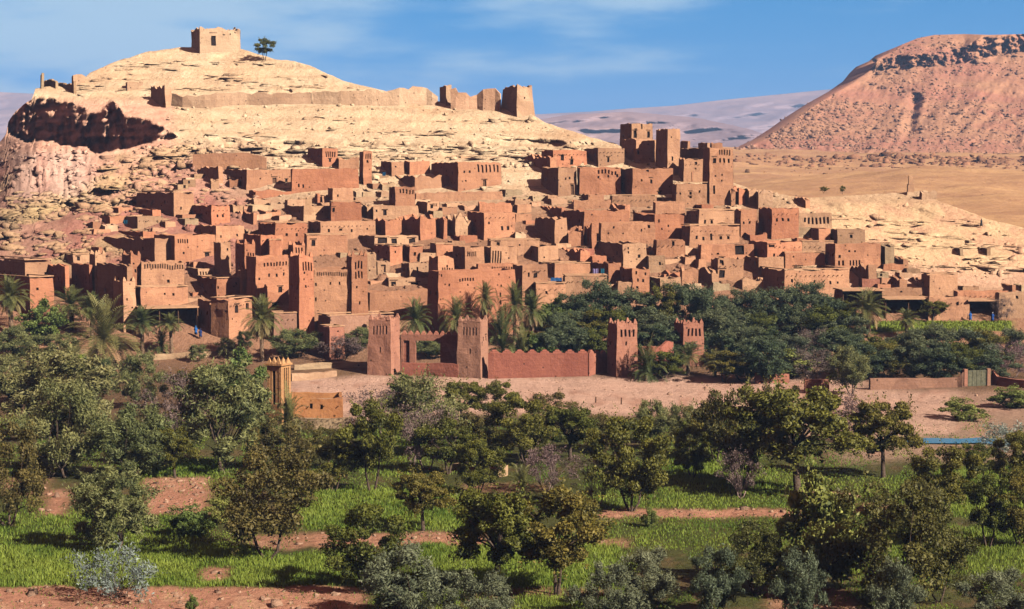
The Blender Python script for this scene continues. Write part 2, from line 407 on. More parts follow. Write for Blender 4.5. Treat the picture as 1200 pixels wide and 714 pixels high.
def ground_masks(px, py):
    px = np.asarray(px, float); py = np.asarray(py, float)
    bank = np.zeros_like(px); fld = np.zeros_like(px)
    for r in BANKS: bank = np.maximum(bank, soft_rect(px, py, r))
    for r in FIELDS: fld = np.maximum(fld, soft_rect(px, py, r, 20, 4))
    sandm = np.maximum.reduce([soft_rect(px, py, (330, 1010, 441, 486, 1.), 25, 5), soft_rect(px, py, (940, 1130, 456, 512, .9), 25, 6), soft_rect(px, py, (980, 1280, 458, 540, .55), 30, 8),
                               soft_rect(px, py, (330, 480, 448, 500, .8), 20, 6)])
    return bank * (1 - 0 * fld), fld * (1 - bank), sandm
def terrain_colour(px, py, y):
    n = len(px)
    wx = (px - 600) / F * y; wz = CAM_H - (py - HORIZ) / F * y
    c = np.zeros((n, 3))
    v = lambda a: np.array(a)[None, :]
    def lay(m, col): c[:] = c * (1 - m[:, None]) + v(col) * m[:, None]
    n1 = fbm(wx * 0.05, wz * 0.12, 51, 4); n2 = fbm(wx * 0.3, wz * 0.5, 52, 4, .6); n3 = fbm(px * 0.04, py * 0.10, 53, 4)
    lay(np.ones(n), (0.235, 0.140, 0.075))                                     # valley soil
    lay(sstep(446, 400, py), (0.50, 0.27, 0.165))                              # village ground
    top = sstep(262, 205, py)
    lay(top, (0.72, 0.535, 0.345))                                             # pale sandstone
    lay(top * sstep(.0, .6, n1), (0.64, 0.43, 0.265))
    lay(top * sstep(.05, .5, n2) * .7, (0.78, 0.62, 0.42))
    strat = np.sin(wz * 2.1 + 3 * n1)
    lay(top * sstep(.55, .95, strat) * .35, (0.52, 0.32, 0.185))
    low = sstep(345, 235, px) * sstep(160, 200, py) * sstep(330, 300, py)
    lay(low, (0.60, 0.325, 0.235)); lay(low * sstep(.0, .4, n1 + .4 * n2), (0.56, 0.25, 0.19))
    lay(low * sstep(.0, .35, fbm(wx * .12 + 9, wz * .2, 57, 4)) * sstep(300, 40, px), (0.70, 0.50, 0.27))
    fz = sstep(8, 20, px) * sstep(125, 90, px) * sstep(164, 174, py) * sstep(250, 222, py)
    lay(fz * .85, (0.74, 0.50, 0.40)); lay(fz * sstep(.0, .5, fbm(px * .12, py * .015, 58, 3)) * .7, (0.66, 0.36, 0.28))
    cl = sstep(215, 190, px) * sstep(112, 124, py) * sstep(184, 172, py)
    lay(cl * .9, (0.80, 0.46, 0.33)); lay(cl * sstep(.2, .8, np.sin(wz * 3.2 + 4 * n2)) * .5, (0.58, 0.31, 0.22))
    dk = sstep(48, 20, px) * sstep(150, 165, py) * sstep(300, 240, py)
    lay(dk * .7, (0.25, 0.15, 0.12))  # shade of the far left flank, put into the rock colour
    rg = sstep(880, 960, px) * sstep(220, 250, py) * sstep(360, 320, py)
    lay(rg, (0.74, 0.515, 0.305)); lay(rg * sstep(.1, .5, n2 + .5 * n1), (0.66, 0.40, 0.25)); lay(rg * sstep(300, 335, py), (0.66, 0.40, 0.275))
    # valley floor: grass, banks, sand
    val = (py > 425).astype(float)
    orch = sstep(478, 500, py)
    lay(val * orch, (0.105, 0.110, 0.030))
    lay(val * orch * sstep(0., .5, n3), (0.19, 0.135, 0.06))
    bank, fld, sandm = ground_masks(px, py)
    lay(sandm * val, SAND); lay(sandm * val * sstep(.1, .5, n3) * .8, (0.68, 0.38, 0.27))
    lay(fld, (0.13, 0.19, 0.018)); lay(fld * sstep(.0, .5, n3) * .7, (0.15, 0.17, 0.02))
    lay(bank, (0.46, 0.225, 0.145)); lay(bank * sstep(.1, .5, n3), (0.54, 0.30, 0.19))
    gl = np.maximum(soft_rect(px, py, (1015, 1190, 377, 389, 1.), 12, 2), soft_rect(px, py, (55, 100, 413, 424, 1.), 12, 2))
    lay(gl, (0.17, 0.25, 0.02))
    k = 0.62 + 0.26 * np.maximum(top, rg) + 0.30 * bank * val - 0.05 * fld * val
    return c * k[:, None]
def terrain_mat():
    m, nt, b = newmat('ground_rock')
    at = nt.nodes.new('ShaderNodeAttribute'); at.attribute_name = 'tone'
    geo = nt.nodes.new('ShaderNodeNewGeometry'); pos = geo.outputs['Position']
    f = noise_node(nt, pos, 0.9, 8, 0.7); g = noise_node(nt, pos, 0.16, 5, 0.6)
    col = mixc(nt, maprange(nt, f, 0.3, 0.75, 0.0, 1.0), at.outputs['Color'], mixc(nt, 1.0, at.outputs['Color'], (0.62, 0.55, 0.50), 'MULTIPLY'))
    col = mixc(nt, maprange(nt, g, 0.4, 0.7, 0.0, 0.5), col, mixc(nt, 1.0, at.outputs['Color'], (1.2, 1.14, 1.08), 'MULTIPLY'))
    nt.links.new(col, b.inputs['Base Color'])
    bump(nt, b, f, 0.9, 0.8)
    return m
M['ground'] = terrain_mat()
def build_hill():
    ncol, nrow = 760, 350
    xs = np.linspace(-260, 1460, ncol)
    t = np.linspace(0, 1, nrow)
    rid = interp(xs, RIDGE) + 0.9 * fbm(xs * 0.11, xs * 0, 61, 4) * (1 + 0 * xs)
    PX = np.repeat(xs[:, None], nrow, 1); PY = 820 + (rid[:, None] - 820) * t[None, :]
    px, py = PX.ravel(), PY.ravel()
    y = hill_depth(px, py)
    a = (px - 600) / F; b = -(py - 357) / F; dy = CP + b * SP; dz = -SP + b * CP
    co = np.stack([a * y / dy, y, CAM_H + dz * y / dy], 1).reshape(ncol, nrow, 3)
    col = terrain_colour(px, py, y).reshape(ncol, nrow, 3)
    # the far side of the ridge
    r = co[:, -1, :]; rows = []
    for dyy, dzz, fl in ((9, -0.5, 0), (28, -6, 0), (70, -26, 1), (120, -48, 1), (170, -80, 1)):
        q = r.copy(); q[:, 0] *= (q[:, 1] + dyy) / q[:, 1]; q[:, 1] += dyy
        q[:, 2] = np.maximum(q[:, 2] + dzz, 5 - 0.03 * dyy) if fl else q[:, 2] + dzz
        rows.append(q[:, None, :])
    co = np.concatenate([co] + rows, 1); col = np.concatenate([col] + [col[:, -1:, :]] * 5, 1)
    n2 = nrow + 5
    idx = np.arange(ncol * n2).reshape(ncol, n2)
    f = np.stack([idx[:-1, :-1], idx[1:, :-1], idx[1:, 1:], idx[:-1, 1:]], -1).reshape(-1, 4)
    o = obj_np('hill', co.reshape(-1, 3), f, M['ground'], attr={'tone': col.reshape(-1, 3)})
    tag(o, kind='structure'); return o
HILL = build_hill()

# ---- base sheet to the horizon, desert plain, mesa, far ranges
def earth_mat(name, c1, c2, c3, s1=0.02, s2=0.25, bd=1.0, bs=0.7, stretch=(1, 1, 1)):
    m, nt, b = newmat(name)
    c1, c2, c3 = [tuple(x * 0.62 for x in c) for c in (c1, c2, c3)]
    geo = nt.nodes.new('ShaderNodeNewGeometry'); pos = geo.outputs['Position']
    mp = nt.nodes.new('ShaderNodeMapping'); mp.inputs['Scale'].default_value = stretch; nt.links.new(pos, mp.inputs['Vector'])
    col = ramp(nt, noise_node(nt, mp.outputs[0], s1, 7, 0.62), c1, c2, 0.40, 0.60)
    f = noise_node(nt, pos, s2, 8, 0.7)
    col = mixc(nt, maprange(nt, f, 0.45, 0.7, 0, 0.8), col, c3)
    nt.links.new(col, b.inputs['Base Color']); bump(nt, b, f, bd, bs); return m
M['plain'] = earth_mat('plain', (0.72, 0.42, 0.205), (0.54, 0.29, 0.15), (0.46, 0.235, 0.125), 0.012, 0.12, 1.6, 0.8, (0.5, 1.6, 1.6))
M['mesa'] = earth_mat('mesa', (0.58, 0.300, 0.170), (0.53, 0.230, 0.150), (0.40, 0.205, 0.125), 0.016, 0.14, 1.6, 0.8, (.8, .8, 2.5))
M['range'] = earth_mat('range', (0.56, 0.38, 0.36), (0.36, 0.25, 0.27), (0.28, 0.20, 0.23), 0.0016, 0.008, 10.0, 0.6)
g = MB(); g.quad((-14000, -300, -0.8), (14000, -300, -0.8), (14000, 16000, -0.8), (-14000, 16000, -0.8))
tag(g.build('ground', M['plain']), kind='structure')
def grid_sheet(name, xs, ys, zf, mat):
    X, Y = np.meshgrid(xs, ys, indexing='ij'); Z = zf(X, Y)
    co = np.stack([X, Y, Z], -1).reshape(-1, 3); idx = np.arange(co.shape[0]).reshape(X.shape)
    f = np.stack([idx[:-1, :-1], idx[1:, :-1], idx[1:, 1:], idx[:-1, 1:]], -1).reshape(-1, 4)
    o = obj_np(name, co, f, mat); tag(o, kind='structure'); return o
def plain_z(X, Y):
    z = interp(Y, [(380, 2), (430, 15), (470, 19.5), (600, 25), (760, 28.5), (900, 33), (1040, 36.5), (1075, 43), (1300, 49), (1700, 54), (2400, 50)])
    z = z + 4.2 * fbm(X * 0.012, Y * 0.009, 81, 5, .55) + 1.0 * fbm(X * 0.06, Y * 0.04, 82, 4)
    z = z + 5 * np.exp(-((X - 190) / 120) ** 2 - ((Y - 760) / 90) ** 2) - 2.0 * np.exp(-((Y - 830) / 60) ** 2)
    return z
PLAIN_X = np.linspace(-700, 1100, 420)
PLAIN = grid_sheet('desert_plain', PLAIN_X, np.concatenate([np.linspace(400, 1100, 260), np.linspace(1106, 2300, 120)]), plain_z, M['plain'])
def ridge_sheet(name, xs, top, ybase, yfoot, ytop, pyfoot, relief, mat, nrow=120, cliff=None, back=300):
    """a mountain side: foot line to crest, from its outline against the sky"""
    rid = interp(xs, top)
    t = np.linspace(0, 1, nrow)
    PX = np.repeat(xs[:, None], nrow, 1); PY = pyfoot + (rid[:, None] - pyfoot) * t[None, :]
    T = np.repeat(t[None, :], len(xs), 0)
    hgt = (pyfoot - PY)
    Y = yfoot + (ytop - yfoot) * (hgt / max(pyfoot - rid.min(), 1)) ** 0.9
    if cliff is not None: Y = cliff(PX, PY, Y)
    Y = Y + relief(PX, PY, Y) * sstep(1.0, 0.9, T) 
    px, py, y = PX.ravel(), PY.ravel(), Y.ravel()
    a = (px - 600) / F; b = -(py - 357) / F; dy = CP + b * SP; dz = -SP + b * CP
    co = np.stack([a * y / dy, y, CAM_H + dz * y / dy], 1).reshape(len(xs), nrow, 3)
    r = co[:, -1, :]; q = r.copy(); q[:, 1] += back * .3; q[:, 2] -= 2; q2 = r.copy(); q2[:, 1] += back; q2[:, 2] *= 0.4
    co = np.concatenate([co, q[:, None], q2[:, None]], 1)
    idx = np.arange(len(xs) * (nrow + 2)).reshape(len(xs), nrow + 2)
    f = np.stack([idx[:-1, :-1], idx[1:, :-1], idx[1:, 1:], idx[:-1, 1:]], -1).reshape(-1, 4)
    o = obj_np(name, co.reshape(-1, 3), f, mat); tag(o, kind='structure'); return o
MESA_TOP = [(840, 186), (880, 170), (892, 164), (905, 158), (928, 143), (950, 127), (975, 111), (1000, 97), (1018, 84), (1026, 74), (1034, 66), (1050, 59), (1058, 52), (1075, 45), (1095, 41), (1130, 40), (1160, 41), (1200, 40), (1300, 44), (1500, 60)]
def mesa_cliff(PX, PY, Y):
    # the rock band under the flat top: steep, its foot lower towards the left
    cb = interp(PX, [(1015, 90), (1030, 82), (1060, 78), (1110, 76), (1150, 68), (1200, 60), (1400, 62)])
    ct = interp(PX, [(1015, 86), (1030, 70), (1060, 64), (1100, 62), (1130, 56), (1150, 44), (1200, 40), (1400, 44)])
    k = sstep(1008, 1030, PX)
    ins = sstep(ct - 1, ct + 1, PY) * sstep(cb + 1, cb - 1, PY) * k
    h = np.clip((cb - PY), 0, None) * k
    Y = Y - 2.0 * np.minimum(h, np.maximum(cb - ct, 0)) * 0.85
    return Y + ins * 20 * fbm(PX * 0.13, PY * 0.12, 91, 4, .65)
def mesa_rel(PX, PY, Y):
    gul = np.abs(fbm((PX + (PY - 150) * 0.7) * 0.014, PY * 0.008, 92, 4, .55))
    st = fbm(PX * 0.01, PY * 0.16, 93, 3)
    sp = fbm(PX * 0.22, PY * 0.22, 94, 4, .7)
    return 30 * gul + 6 * st + 3.0 * sp - 8 + 22 * np.exp(-((PX - 1066 - (150 - PY) * 0.2) / 7) ** 2) * sstep(168, 150, PY) * sstep(105, 120, PY)
MESA = ridge_sheet('mesa', np.linspace(840, 1560, 520), MESA_TOP, 0, 1330, 1640, 182, mesa_rel, M['mesa'], 150, mesa_cliff, 400)
def rng_rel(s, amp):
    def f(PX, PY, Y):
        return amp * (np.abs(fbm((PX + (PY - 130) * 2.5) * 0.010, PY * 0.05, s, 5, .5)) * 2 - .5)
    return f
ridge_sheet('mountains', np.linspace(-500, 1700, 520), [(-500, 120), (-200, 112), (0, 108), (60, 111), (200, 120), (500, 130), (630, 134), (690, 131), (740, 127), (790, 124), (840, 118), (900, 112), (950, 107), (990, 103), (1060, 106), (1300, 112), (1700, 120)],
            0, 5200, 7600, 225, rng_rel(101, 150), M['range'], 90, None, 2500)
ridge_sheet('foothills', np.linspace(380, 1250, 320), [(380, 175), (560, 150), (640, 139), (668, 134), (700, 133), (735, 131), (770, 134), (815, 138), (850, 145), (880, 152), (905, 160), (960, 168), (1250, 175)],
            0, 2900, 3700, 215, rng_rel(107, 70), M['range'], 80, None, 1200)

def haze_box():
    m = bpy.data.materials.new('haze'); m.use_nodes = True; nt = m.node_tree; nt.nodes.clear()
    out = nt.nodes.new('ShaderNodeOutputMaterial'); v = nt.nodes.new('ShaderNodeVolumePrincipled')
    v.inputs['Color'].default_value = (0.34, 0.56, 1.0, 1); v.inputs['Density'].default_value = HAZE; v.inputs['Anisotropy'].default_value = 0.0
    nt.links.new(v.outputs[0], out.inputs['Volume'])
    b = MB(); b.box(-9000, 9000, -260, 12500, -1.8, 520); o = b.build('haze', m); tag(o, kind='stuff'); return o
HAZE = 0.000095
haze_box()
# ================================================================ mud houses
RNG = random.Random(7)
ALLWALLS = []; RECT = []; IRB = random.Random(19)
def solve_on_plane(px, py, C, n):
    a, dy, dz = ray(px, py); d = Vector((a, dy, dz)); o = Vector((0, 0, CAM_H))
    t = (C - o).dot(n) / d.dot(n)
    return o + d * t
def jit(p, amp, seed):
    v = mnoise.noise_vector(Vector((p.x * 0.55 + seed, p.y * 0.55, p.z * 0.55)))
    return Vector(v) * amp
def ragged(s, z0, amp, seed):
    a = mnoise.noise(Vector((s * 0.55 + seed * 3.1, seed, 0.3))); b = mnoise.noise(Vector((s * 1.7 + seed * 5.7, seed * 2.0, 1.3)))
    v = 0.55 + 0.75 * a + 0.35 * b
    return 1 - amp * min(1, max(0, v))
class Panel:
    """one wall face: local origin o, direction d along the wall, inward normal n"""
    def __init__(self, o, d, n, L): self.o = o; self.d = d; self.n = n; self.L = L; self.holes = []
    def at(self, s, z, inn=0.0):
        p = self.o + self.d * s + self.n * inn; return Vector((p.x, p.y, z))
def build_panel(mb, pan, h, topf, depth_in, t, seed, jamp, zbot=-6.0, step=1.3, batter=None):
    L = pan.L
    hs = [q for q in pan.holes if q[0] > 0.12 and q[1] < L - 0.12 and q[2] > 0.05 and q[3] < h - 0.1 and q[1] - q[0] > 0.08]
    def cuts(a, b, extra, st):
        xs = [a, b] + extra; n = max(1, int((b - a) / st)); xs += [a + (b - a) * i / n for i in range(1, n)]
        xs = sorted(xs); out = [xs[0]]
        ex = set(round(e, 4) for e in extra)
        for x in xs[1:]:
            if x - out[-1] < 0.10:
                if round(x, 4) in ex: out[-1] = x if len(out) > 1 and round(out[-1], 4) not in ex else out[-1]
                if round(x, 4) in ex and out[-1] != x: out.append(x)
            else: out.append(x)
        if abs(out[-1] - b) > 1e-6: out[-1] = b
        return out
    xs = cuts(0, L, [q[0] for q in hs] + [q[1] for q in hs], step)
    zs = cuts(0, h, [q[2] for q in hs] + [q[3] for q in hs], max(2.2, step))
    zs = [zbot] + zs
    idx = {}
    def V(i, j):
        if (i, j) not in idx:
            z = zs[j]
            if z > 0: z = z * topf(pan, xs[i])
            p = pan.at(xs[i], z); p = p + jit(p, jamp, seed)
            if batter: p = batter(p)
            idx[(i, j)] = len(mb.v); mb.v.append(tuple(p))
        return idx[(i, j)]
    for i in range(len(xs) - 1):
        cx = (xs[i] + xs[i + 1]) / 2
        for j in range(len(zs) - 1):
            cz = (zs[j] + zs[j + 1]) / 2
            hole = None
            for q in hs:
                if q[0] < cx < q[1] and q[2] < cz < q[3]: hole = q; break
            if hole is None: mb.f.append((V(i, j), V(i + 1, j), V(i + 1, j + 1), V(i, j + 1)))
    # reveals (and the back of blind niches)
    for q in hs:
        ii = [i for i in range(len(xs)) if q[0] - 1e-5 <= xs[i] <= q[1] + 1e-5]; jj = [j for j in range(len(zs)) if q[2] - 1e-5 <= zs[j] <= q[3] + 1e-5]
        if len(ii) < 2 or len(jj) < 2: continue
        i0, i1, j0, j1 = ii[0], ii[-1], jj[0], jj[-1]; dp = q[4]
        def inn(i, j):
            p = Vector(mb.v[V(i, j)]); p = p + pan.n * dp; mb.v.append(tuple(p)); return len(mb.v) - 1
        a, b, c, d = V(i0, j0), V(i1, j0), V(i1, j1), V(i0, j1); A, B, C_, D = inn(i0, j0), inn(i1, j0), inn(i1, j1), inn(i0, j1)
        mb.f += [(a, b, B, A), (b, c, C_, B), (c, d, D, C_), (d, a, A, D)]
        if q[5] == 'niche': mb.f.append((A, B, C_, D))
    # top strip and inner face
    J = len(zs) - 1; prev = None
    for i in range(len(xs)):
        s = min(max(xs[i], t), L - t); z = h * topf(pan, xs[i])
        p = pan.at(s, z, t); p = p + jit(p, jamp, seed); q = pan.at(s, min(depth_in, z - 0.02), t)
        if batter: p = batter(p); q = batter(q)
        mb.v += [tuple(p), tuple(q)]; cur = (len(mb.v) - 2, len(mb.v) - 1)
        if prev:
            mb.f.append((V(i - 1, J), V(i, J), cur[0], prev[0])); mb.f.append((prev[0], cur[0], cur[1], prev[1]))
        prev = cur
    return hs
CATS = {'house': 'house', 'tower': 'tower', 'ruin': 'ruin', 'porch': 'shed'}
NAMES = {'house': 'mud_house', 'tower': 'mud_tower', 'ruin': 'ruined_house', 'porch': 'open_shed'}
def house(xl, xc, xr, yt, yb, label, k='house', w=None, n=None, lw=None, ln=None, m=0, c=0, r=0.0, th=None, dD=0.0, mat='mud', a=None, bat=None, d=None, g='mud houses of the hillside village', name=None, cat=None, door=None, cren=0, hole=None):
    seed = RNG.random() * 50
    Y = HD(xc, yb) + dD
    C = P(xc, yb, Y); h = P(xc, yt, Y).z - C.z
    rx = C.x / C.y
    lvis = (xc - xl) > 0.8
    if th is None:
        if lvis:
            # a turn that gives the shaded side a believable depth
            wl = (xc - xl) / F * Y; wf = (xr - xc) / F * Y
            want = max(4.0, min(13.0, wl * 2.5))
            want = max(want, wl * 1.5)
            phi = math.asin(min(0.97, wl / want))
            th_ = phi - math.atan(rx) * -1.0 if False else phi + math.atan(-rx) * 1.0
            th_ = max(math.radians(5), min(math.radians(44), th_))
        else: th_ = math.atan(-rx) + math.radians(1.5)
    else: th_ = math.radians(th)
    u = Vector((math.cos(th_), math.sin(th_), 0)); v = Vector((-math.sin(th_), math.cos(th_), 0))
    nf = Vector((math.sin(th_), -math.cos(th_), 0)); nl = Vector((-math.cos(th_), -math.sin(th_), 0))
    W_ = (solve_on_plane(xr, yb, C, nf) - C).dot(u); W_ = min(max(W_, 0.6), 60)
    if lvis:
        D_ = (solve_on_plane(xl, yb, C, nl) - C).dot(v)
        if D_ < 0 or D_ > 26: D_ = 8.0
        D_ = max(D_, 1.5)
    else: D_ = max(3.0, min(9.0, W_ * 0.8))
    if d: D_ = d
    root = empty(name or NAMES[k], C, th_); cat = cat or CATS[k]
    tag(root, label, cat, g)
    Mi = Matrix.Rotation(-th_, 3, 'Z')
    X, Yv = Vector((1, 0, 0)), Vector((0, 1, 0))
    pans = [Panel(Vector((0, 0, 0)), X, Yv, W_), Panel(Vector((W_, 0, 0)), Yv, -X, D_), Panel(Vector((W_, D_, 0)), -X, -Yv, W_), Panel(Vector((0, D_, 0)), -Yv, X, D_)]
    def fpx(px, py, side=0):
        if side == 0: q = solve_on_plane(px, py, C, nf) - C; return q.dot(u), q.z
        q = solve_on_plane(px, py, C, nl) - C; return D_ - q.dot(v), q.z
    pxm = Y / F
    def addwin(lst, side):
        for q in lst:
            x, y = q[0], q[1]; ww = (q[2] if len(q) > 2 else 3.2) * pxm; hh = (q[3] if len(q) > 3 else 4.2) * pxm
            s, z = fpx(x, y, side)
            pans[0 if side == 0 else 3].holes.append((s - ww / 2, s + ww / 2, z - hh / 2, z + hh / 2, 0.38, 'win'))
    def addniche(q, side):
        x0, x1, y0, y1, cnt = q
        s0, z1 = fpx(x0, y0, side); s1, z0 = fpx(x1, y1, side)
        if s1 < s0: s0, s1 = s1, s0
        st = (s1 - s0) / cnt
        for i in range(cnt):
            pans[0 if side == 0 else 3].holes.append((s0 + st * (i + .26), s0 + st * (i + .78), z0, z1, 0.34, 'niche'))
    if w: addwin(w, 0)
    if door: addwin([door], 0)
    if lw: addwin(lw, 1)
    for q in (n or []): addniche(q, 0)
    for q in (ln or []): addniche(q, 1)
    if a is None and not w and not n and k in ('house', 'tower') and W_ > 2.4 and h > 2.2: a = 1 + int(W_ * h > 22) + int(W_ * h > 45)
    for i in range(a or 0):
        s = W_ * (0.18 + 0.64 * (i + RNG.uniform(.1, .9)) / a); z = h * RNG.uniform(0.42, 0.66)
        ww = RNG.uniform(.42, .62); hh = ww * RNG.uniform(1.2, 1.6)
        pans[0].holes.append((s - ww / 2, s + ww / 2, z, z + hh, 0.35, 'win'))
    if lvis and not lw and D_ > 4 and h > 3 and k != 'ruin':
        for i in range(2):
            s = D_ * (0.25 + 0.5 * i); pans[3].holes.append((s, s + .5, h * .55, h * .55 + .7, 0.35, 'win'))
    # slope of the walls
    bk = bat if bat is not None else (0.05 if k == 'tower' else 0.025)
    cx, cy = W_ / 2, D_ / 2
    def batter(p):
        f = 1 - bk * max(0.0, min(1.0, p.z / max(h, .1)))
        return Vector((cx + (p.x - cx) * f, cy + (p.y - cy) * f, p.z))
    base_amp = {'house': 0.09, 'tower': 0.06, 'ruin': 0.35, 'porch': 0.04}[k]
    amp = r if r else min(base_amp, 0.6 / max(h, 1))
    def topf(pan, s):
        q = pan.o + pan.d * s
        return ragged(q.x * 1.0 + q.y * 1.37, 0, amp, seed)
    if amp < 0.09:
        def topf(pan, s):
            q = pan.o + pan.d * s
            return 1 - amp * (0.5 + 0.42 * mnoise.noise(Vector((q.x * .45 + seed, q.y * .45, .5))) + .3 * mnoise.noise(Vector((q.x * 1.5 + seed, q.y * 1.5, 2.5))))
    t = 0.38 if k != 'ruin' else 0.55
    roof_z = h * (1 - amp) - 0.55 if k != 'ruin' else -1.0
    mb = MB()
    allh = []
    for i, pn in enumerate(pans):
        if k == 'porch' and i == 0: continue
        hs = build_panel(mb, pn, h, topf, roof_z - 0.1 if k != 'ruin' else -1.0, t, seed, 0.17 if k != 'ruin' else 0.26, batter=batter, step=1.05 if k != 'ruin' else 0.8)
        allh += [(pn, q) for q in hs]
    if m:    # corner pinnacles
        for sx, sy in ((0, 0), (W_, 0), (W_, D_), (0, D_)):
            px_, py_ = (0.0 if sx == 0 else W_ - .62), (0.0 if sy == 0 else D_ - .62)
            z = h * (1 - amp * .5) - .08
            q = batter(Vector((px_ + .31, py_ + .31, h)))
            mb.box(q.x - .33, q.x + .33, q.y - .33, q.y + .33, z, z + .42, tp=.25); mb.box(q.x - .2, q.x + .2, q.y - .2, q.y + .2, z + .415, z + .8, tp=.5)
    if cren:
        for i, pn in enumerate(pans):
            cnt = max(2, int(pn.L / 1.15)); 
            for q in range(1, cnt):
                s = pn.L * q / cnt; p = batter(pn.at(s, h * (1 - amp) - .05, .19))
                Mx = Matrix.Translation(p) @ Matrix.Rotation(math.atan2(pn.d.y, pn.d.x), 4, 'Z')
                mb.box(-.30, .30, -.17, .17, 0, .55, Mx, tp=.45)
    wall = mb.build('wall', M[mat], root)
    ALLWALLS.append(root)
    if k != 'ruin':
        rb = MB(); p0 = batter(Vector((t - .05, t - .05, h))); p1 = batter(Vector((W_ - t + .05, D_ - t + .05, h)))
        if k == 'porch':
            rb.box(-0.15, W_ + .15, -.55, D_ + .1, h * 1.0 - .02, h + .22)
        else: rb.box(p0.x, p1.x, p0.y, p1.y, roof_z - .25, roof_z)
        rb.build('roof', M['roof'] if k != 'porch' else M['cap'], root)
    RECT.append((min(xl, xc), xr, yt, yb, label, Y))
    if k == 'porch':
        cnt = max(2, int(W_ / 3.2) + 1)
        for i in range(cnt):
            pb = MB(); s = .12 + (W_ - .24) * i / (cnt - 1); pb.tube([(s, .15, -1), (s + .03, .15, h * .5), (s, .15, h)], [.11, .10, .09], 6); pb.build('post', M['wood'], root)
    if c:
        cb = MB(); o_ = 0.10; z0 = h - .02; z1 = h + .13
        q0 = batter(Vector((0, 0, h))); q1 = batter(Vector((W_, D_, h)))
        x0, y0, x1, y1 = q0.x - o_, q0.y - o_, q1.x + o_, q1.y + o_
        cb.box(x0, x1, y0, y0 + .5, z0, z1); cb.box(x0, x1, y1 - .5, y1, z0, z1); cb.box(x0, x0 + .5, y0 + .503, y1 - .503, z0, z1); cb.box(x1 - .5, x1, y0 + .503, y1 - .503, z0, z1)
        cb.build('coping', M['cap'], root)
    if k == 'house' and not n and W_ > 3.5 and h > 2.6 and IRB.random() < .45:      # ends of the roof beams
        bb = MB(); cnt = int(W_ / .9); zz = h * (1 - amp) - .75
        for i in range(cnt):
            if IRB.random() < .12: continue
            p = batter(pans[0].at(W_ * (i + .5) / cnt + IRB.uniform(-.08, .08), zz + IRB.uniform(-.04, .04), 0)); L_ = IRB.uniform(.15, .42)
            bb.tube([(p.x, p.y + .2, p.z), (p.x, p.y - L_, p.z)], [.075, .07], 5)
        if bb.v: bb.build('beam_ends', M['wood'], root)
    for pn, q in allh:
        if q[5] != 'win': continue
        wb = MB(); s0, s1, z0, z1, dp, _ = q
        A = [batter(pn.at(s, z, i)) for i in (dp - .1, dp) for s, z in ((s0 - .02, z0 - .02), (s1 + .02, z0 - .02), (s1 + .02, z1 + .02), (s0 - .02, z1 + .02))]
        base = len(wb.v); wb.v += [tuple(p) for p in A]
        for f in ((0, 1, 2, 3), (7, 6, 5, 4), (0, 4, 5, 1), (1, 5, 6, 2), (2, 6, 7, 3), (3, 7, 4, 0)): wb.f.append(tuple(base + i for i in f))
        isdoor = (z1 - z0) > 1.7 * (s1 - s0) and z0 < 0.9 and (z1 - z0) > 1.2
        wo = wb.build('door' if isdoor else 'window', M['wood'] if isdoor else M['dark'], root)
        if s1 - s0 > .5 and z1 + .25 < h:
            lb = MB(); e = .22 * (s1 - s0) + .08; q0 = [batter(pn.at(s, z, i)) for i in (-.09, .16) for s, z in ((s0 - e, z1 + .02), (s1 + e, z1 + .02), (s1 + e, z1 + .17), (s0 - e, z1 + .17))]
            lb.v = [tuple(p) for p in q0]; lb.f = [(0, 1, 2, 3), (7, 6, 5, 4), (0, 4, 5, 1), (1, 5, 6, 2), (2, 6, 7, 3), (3, 7, 4, 0)]
            lb.build('lintel', M['wood'], wo)
    return root
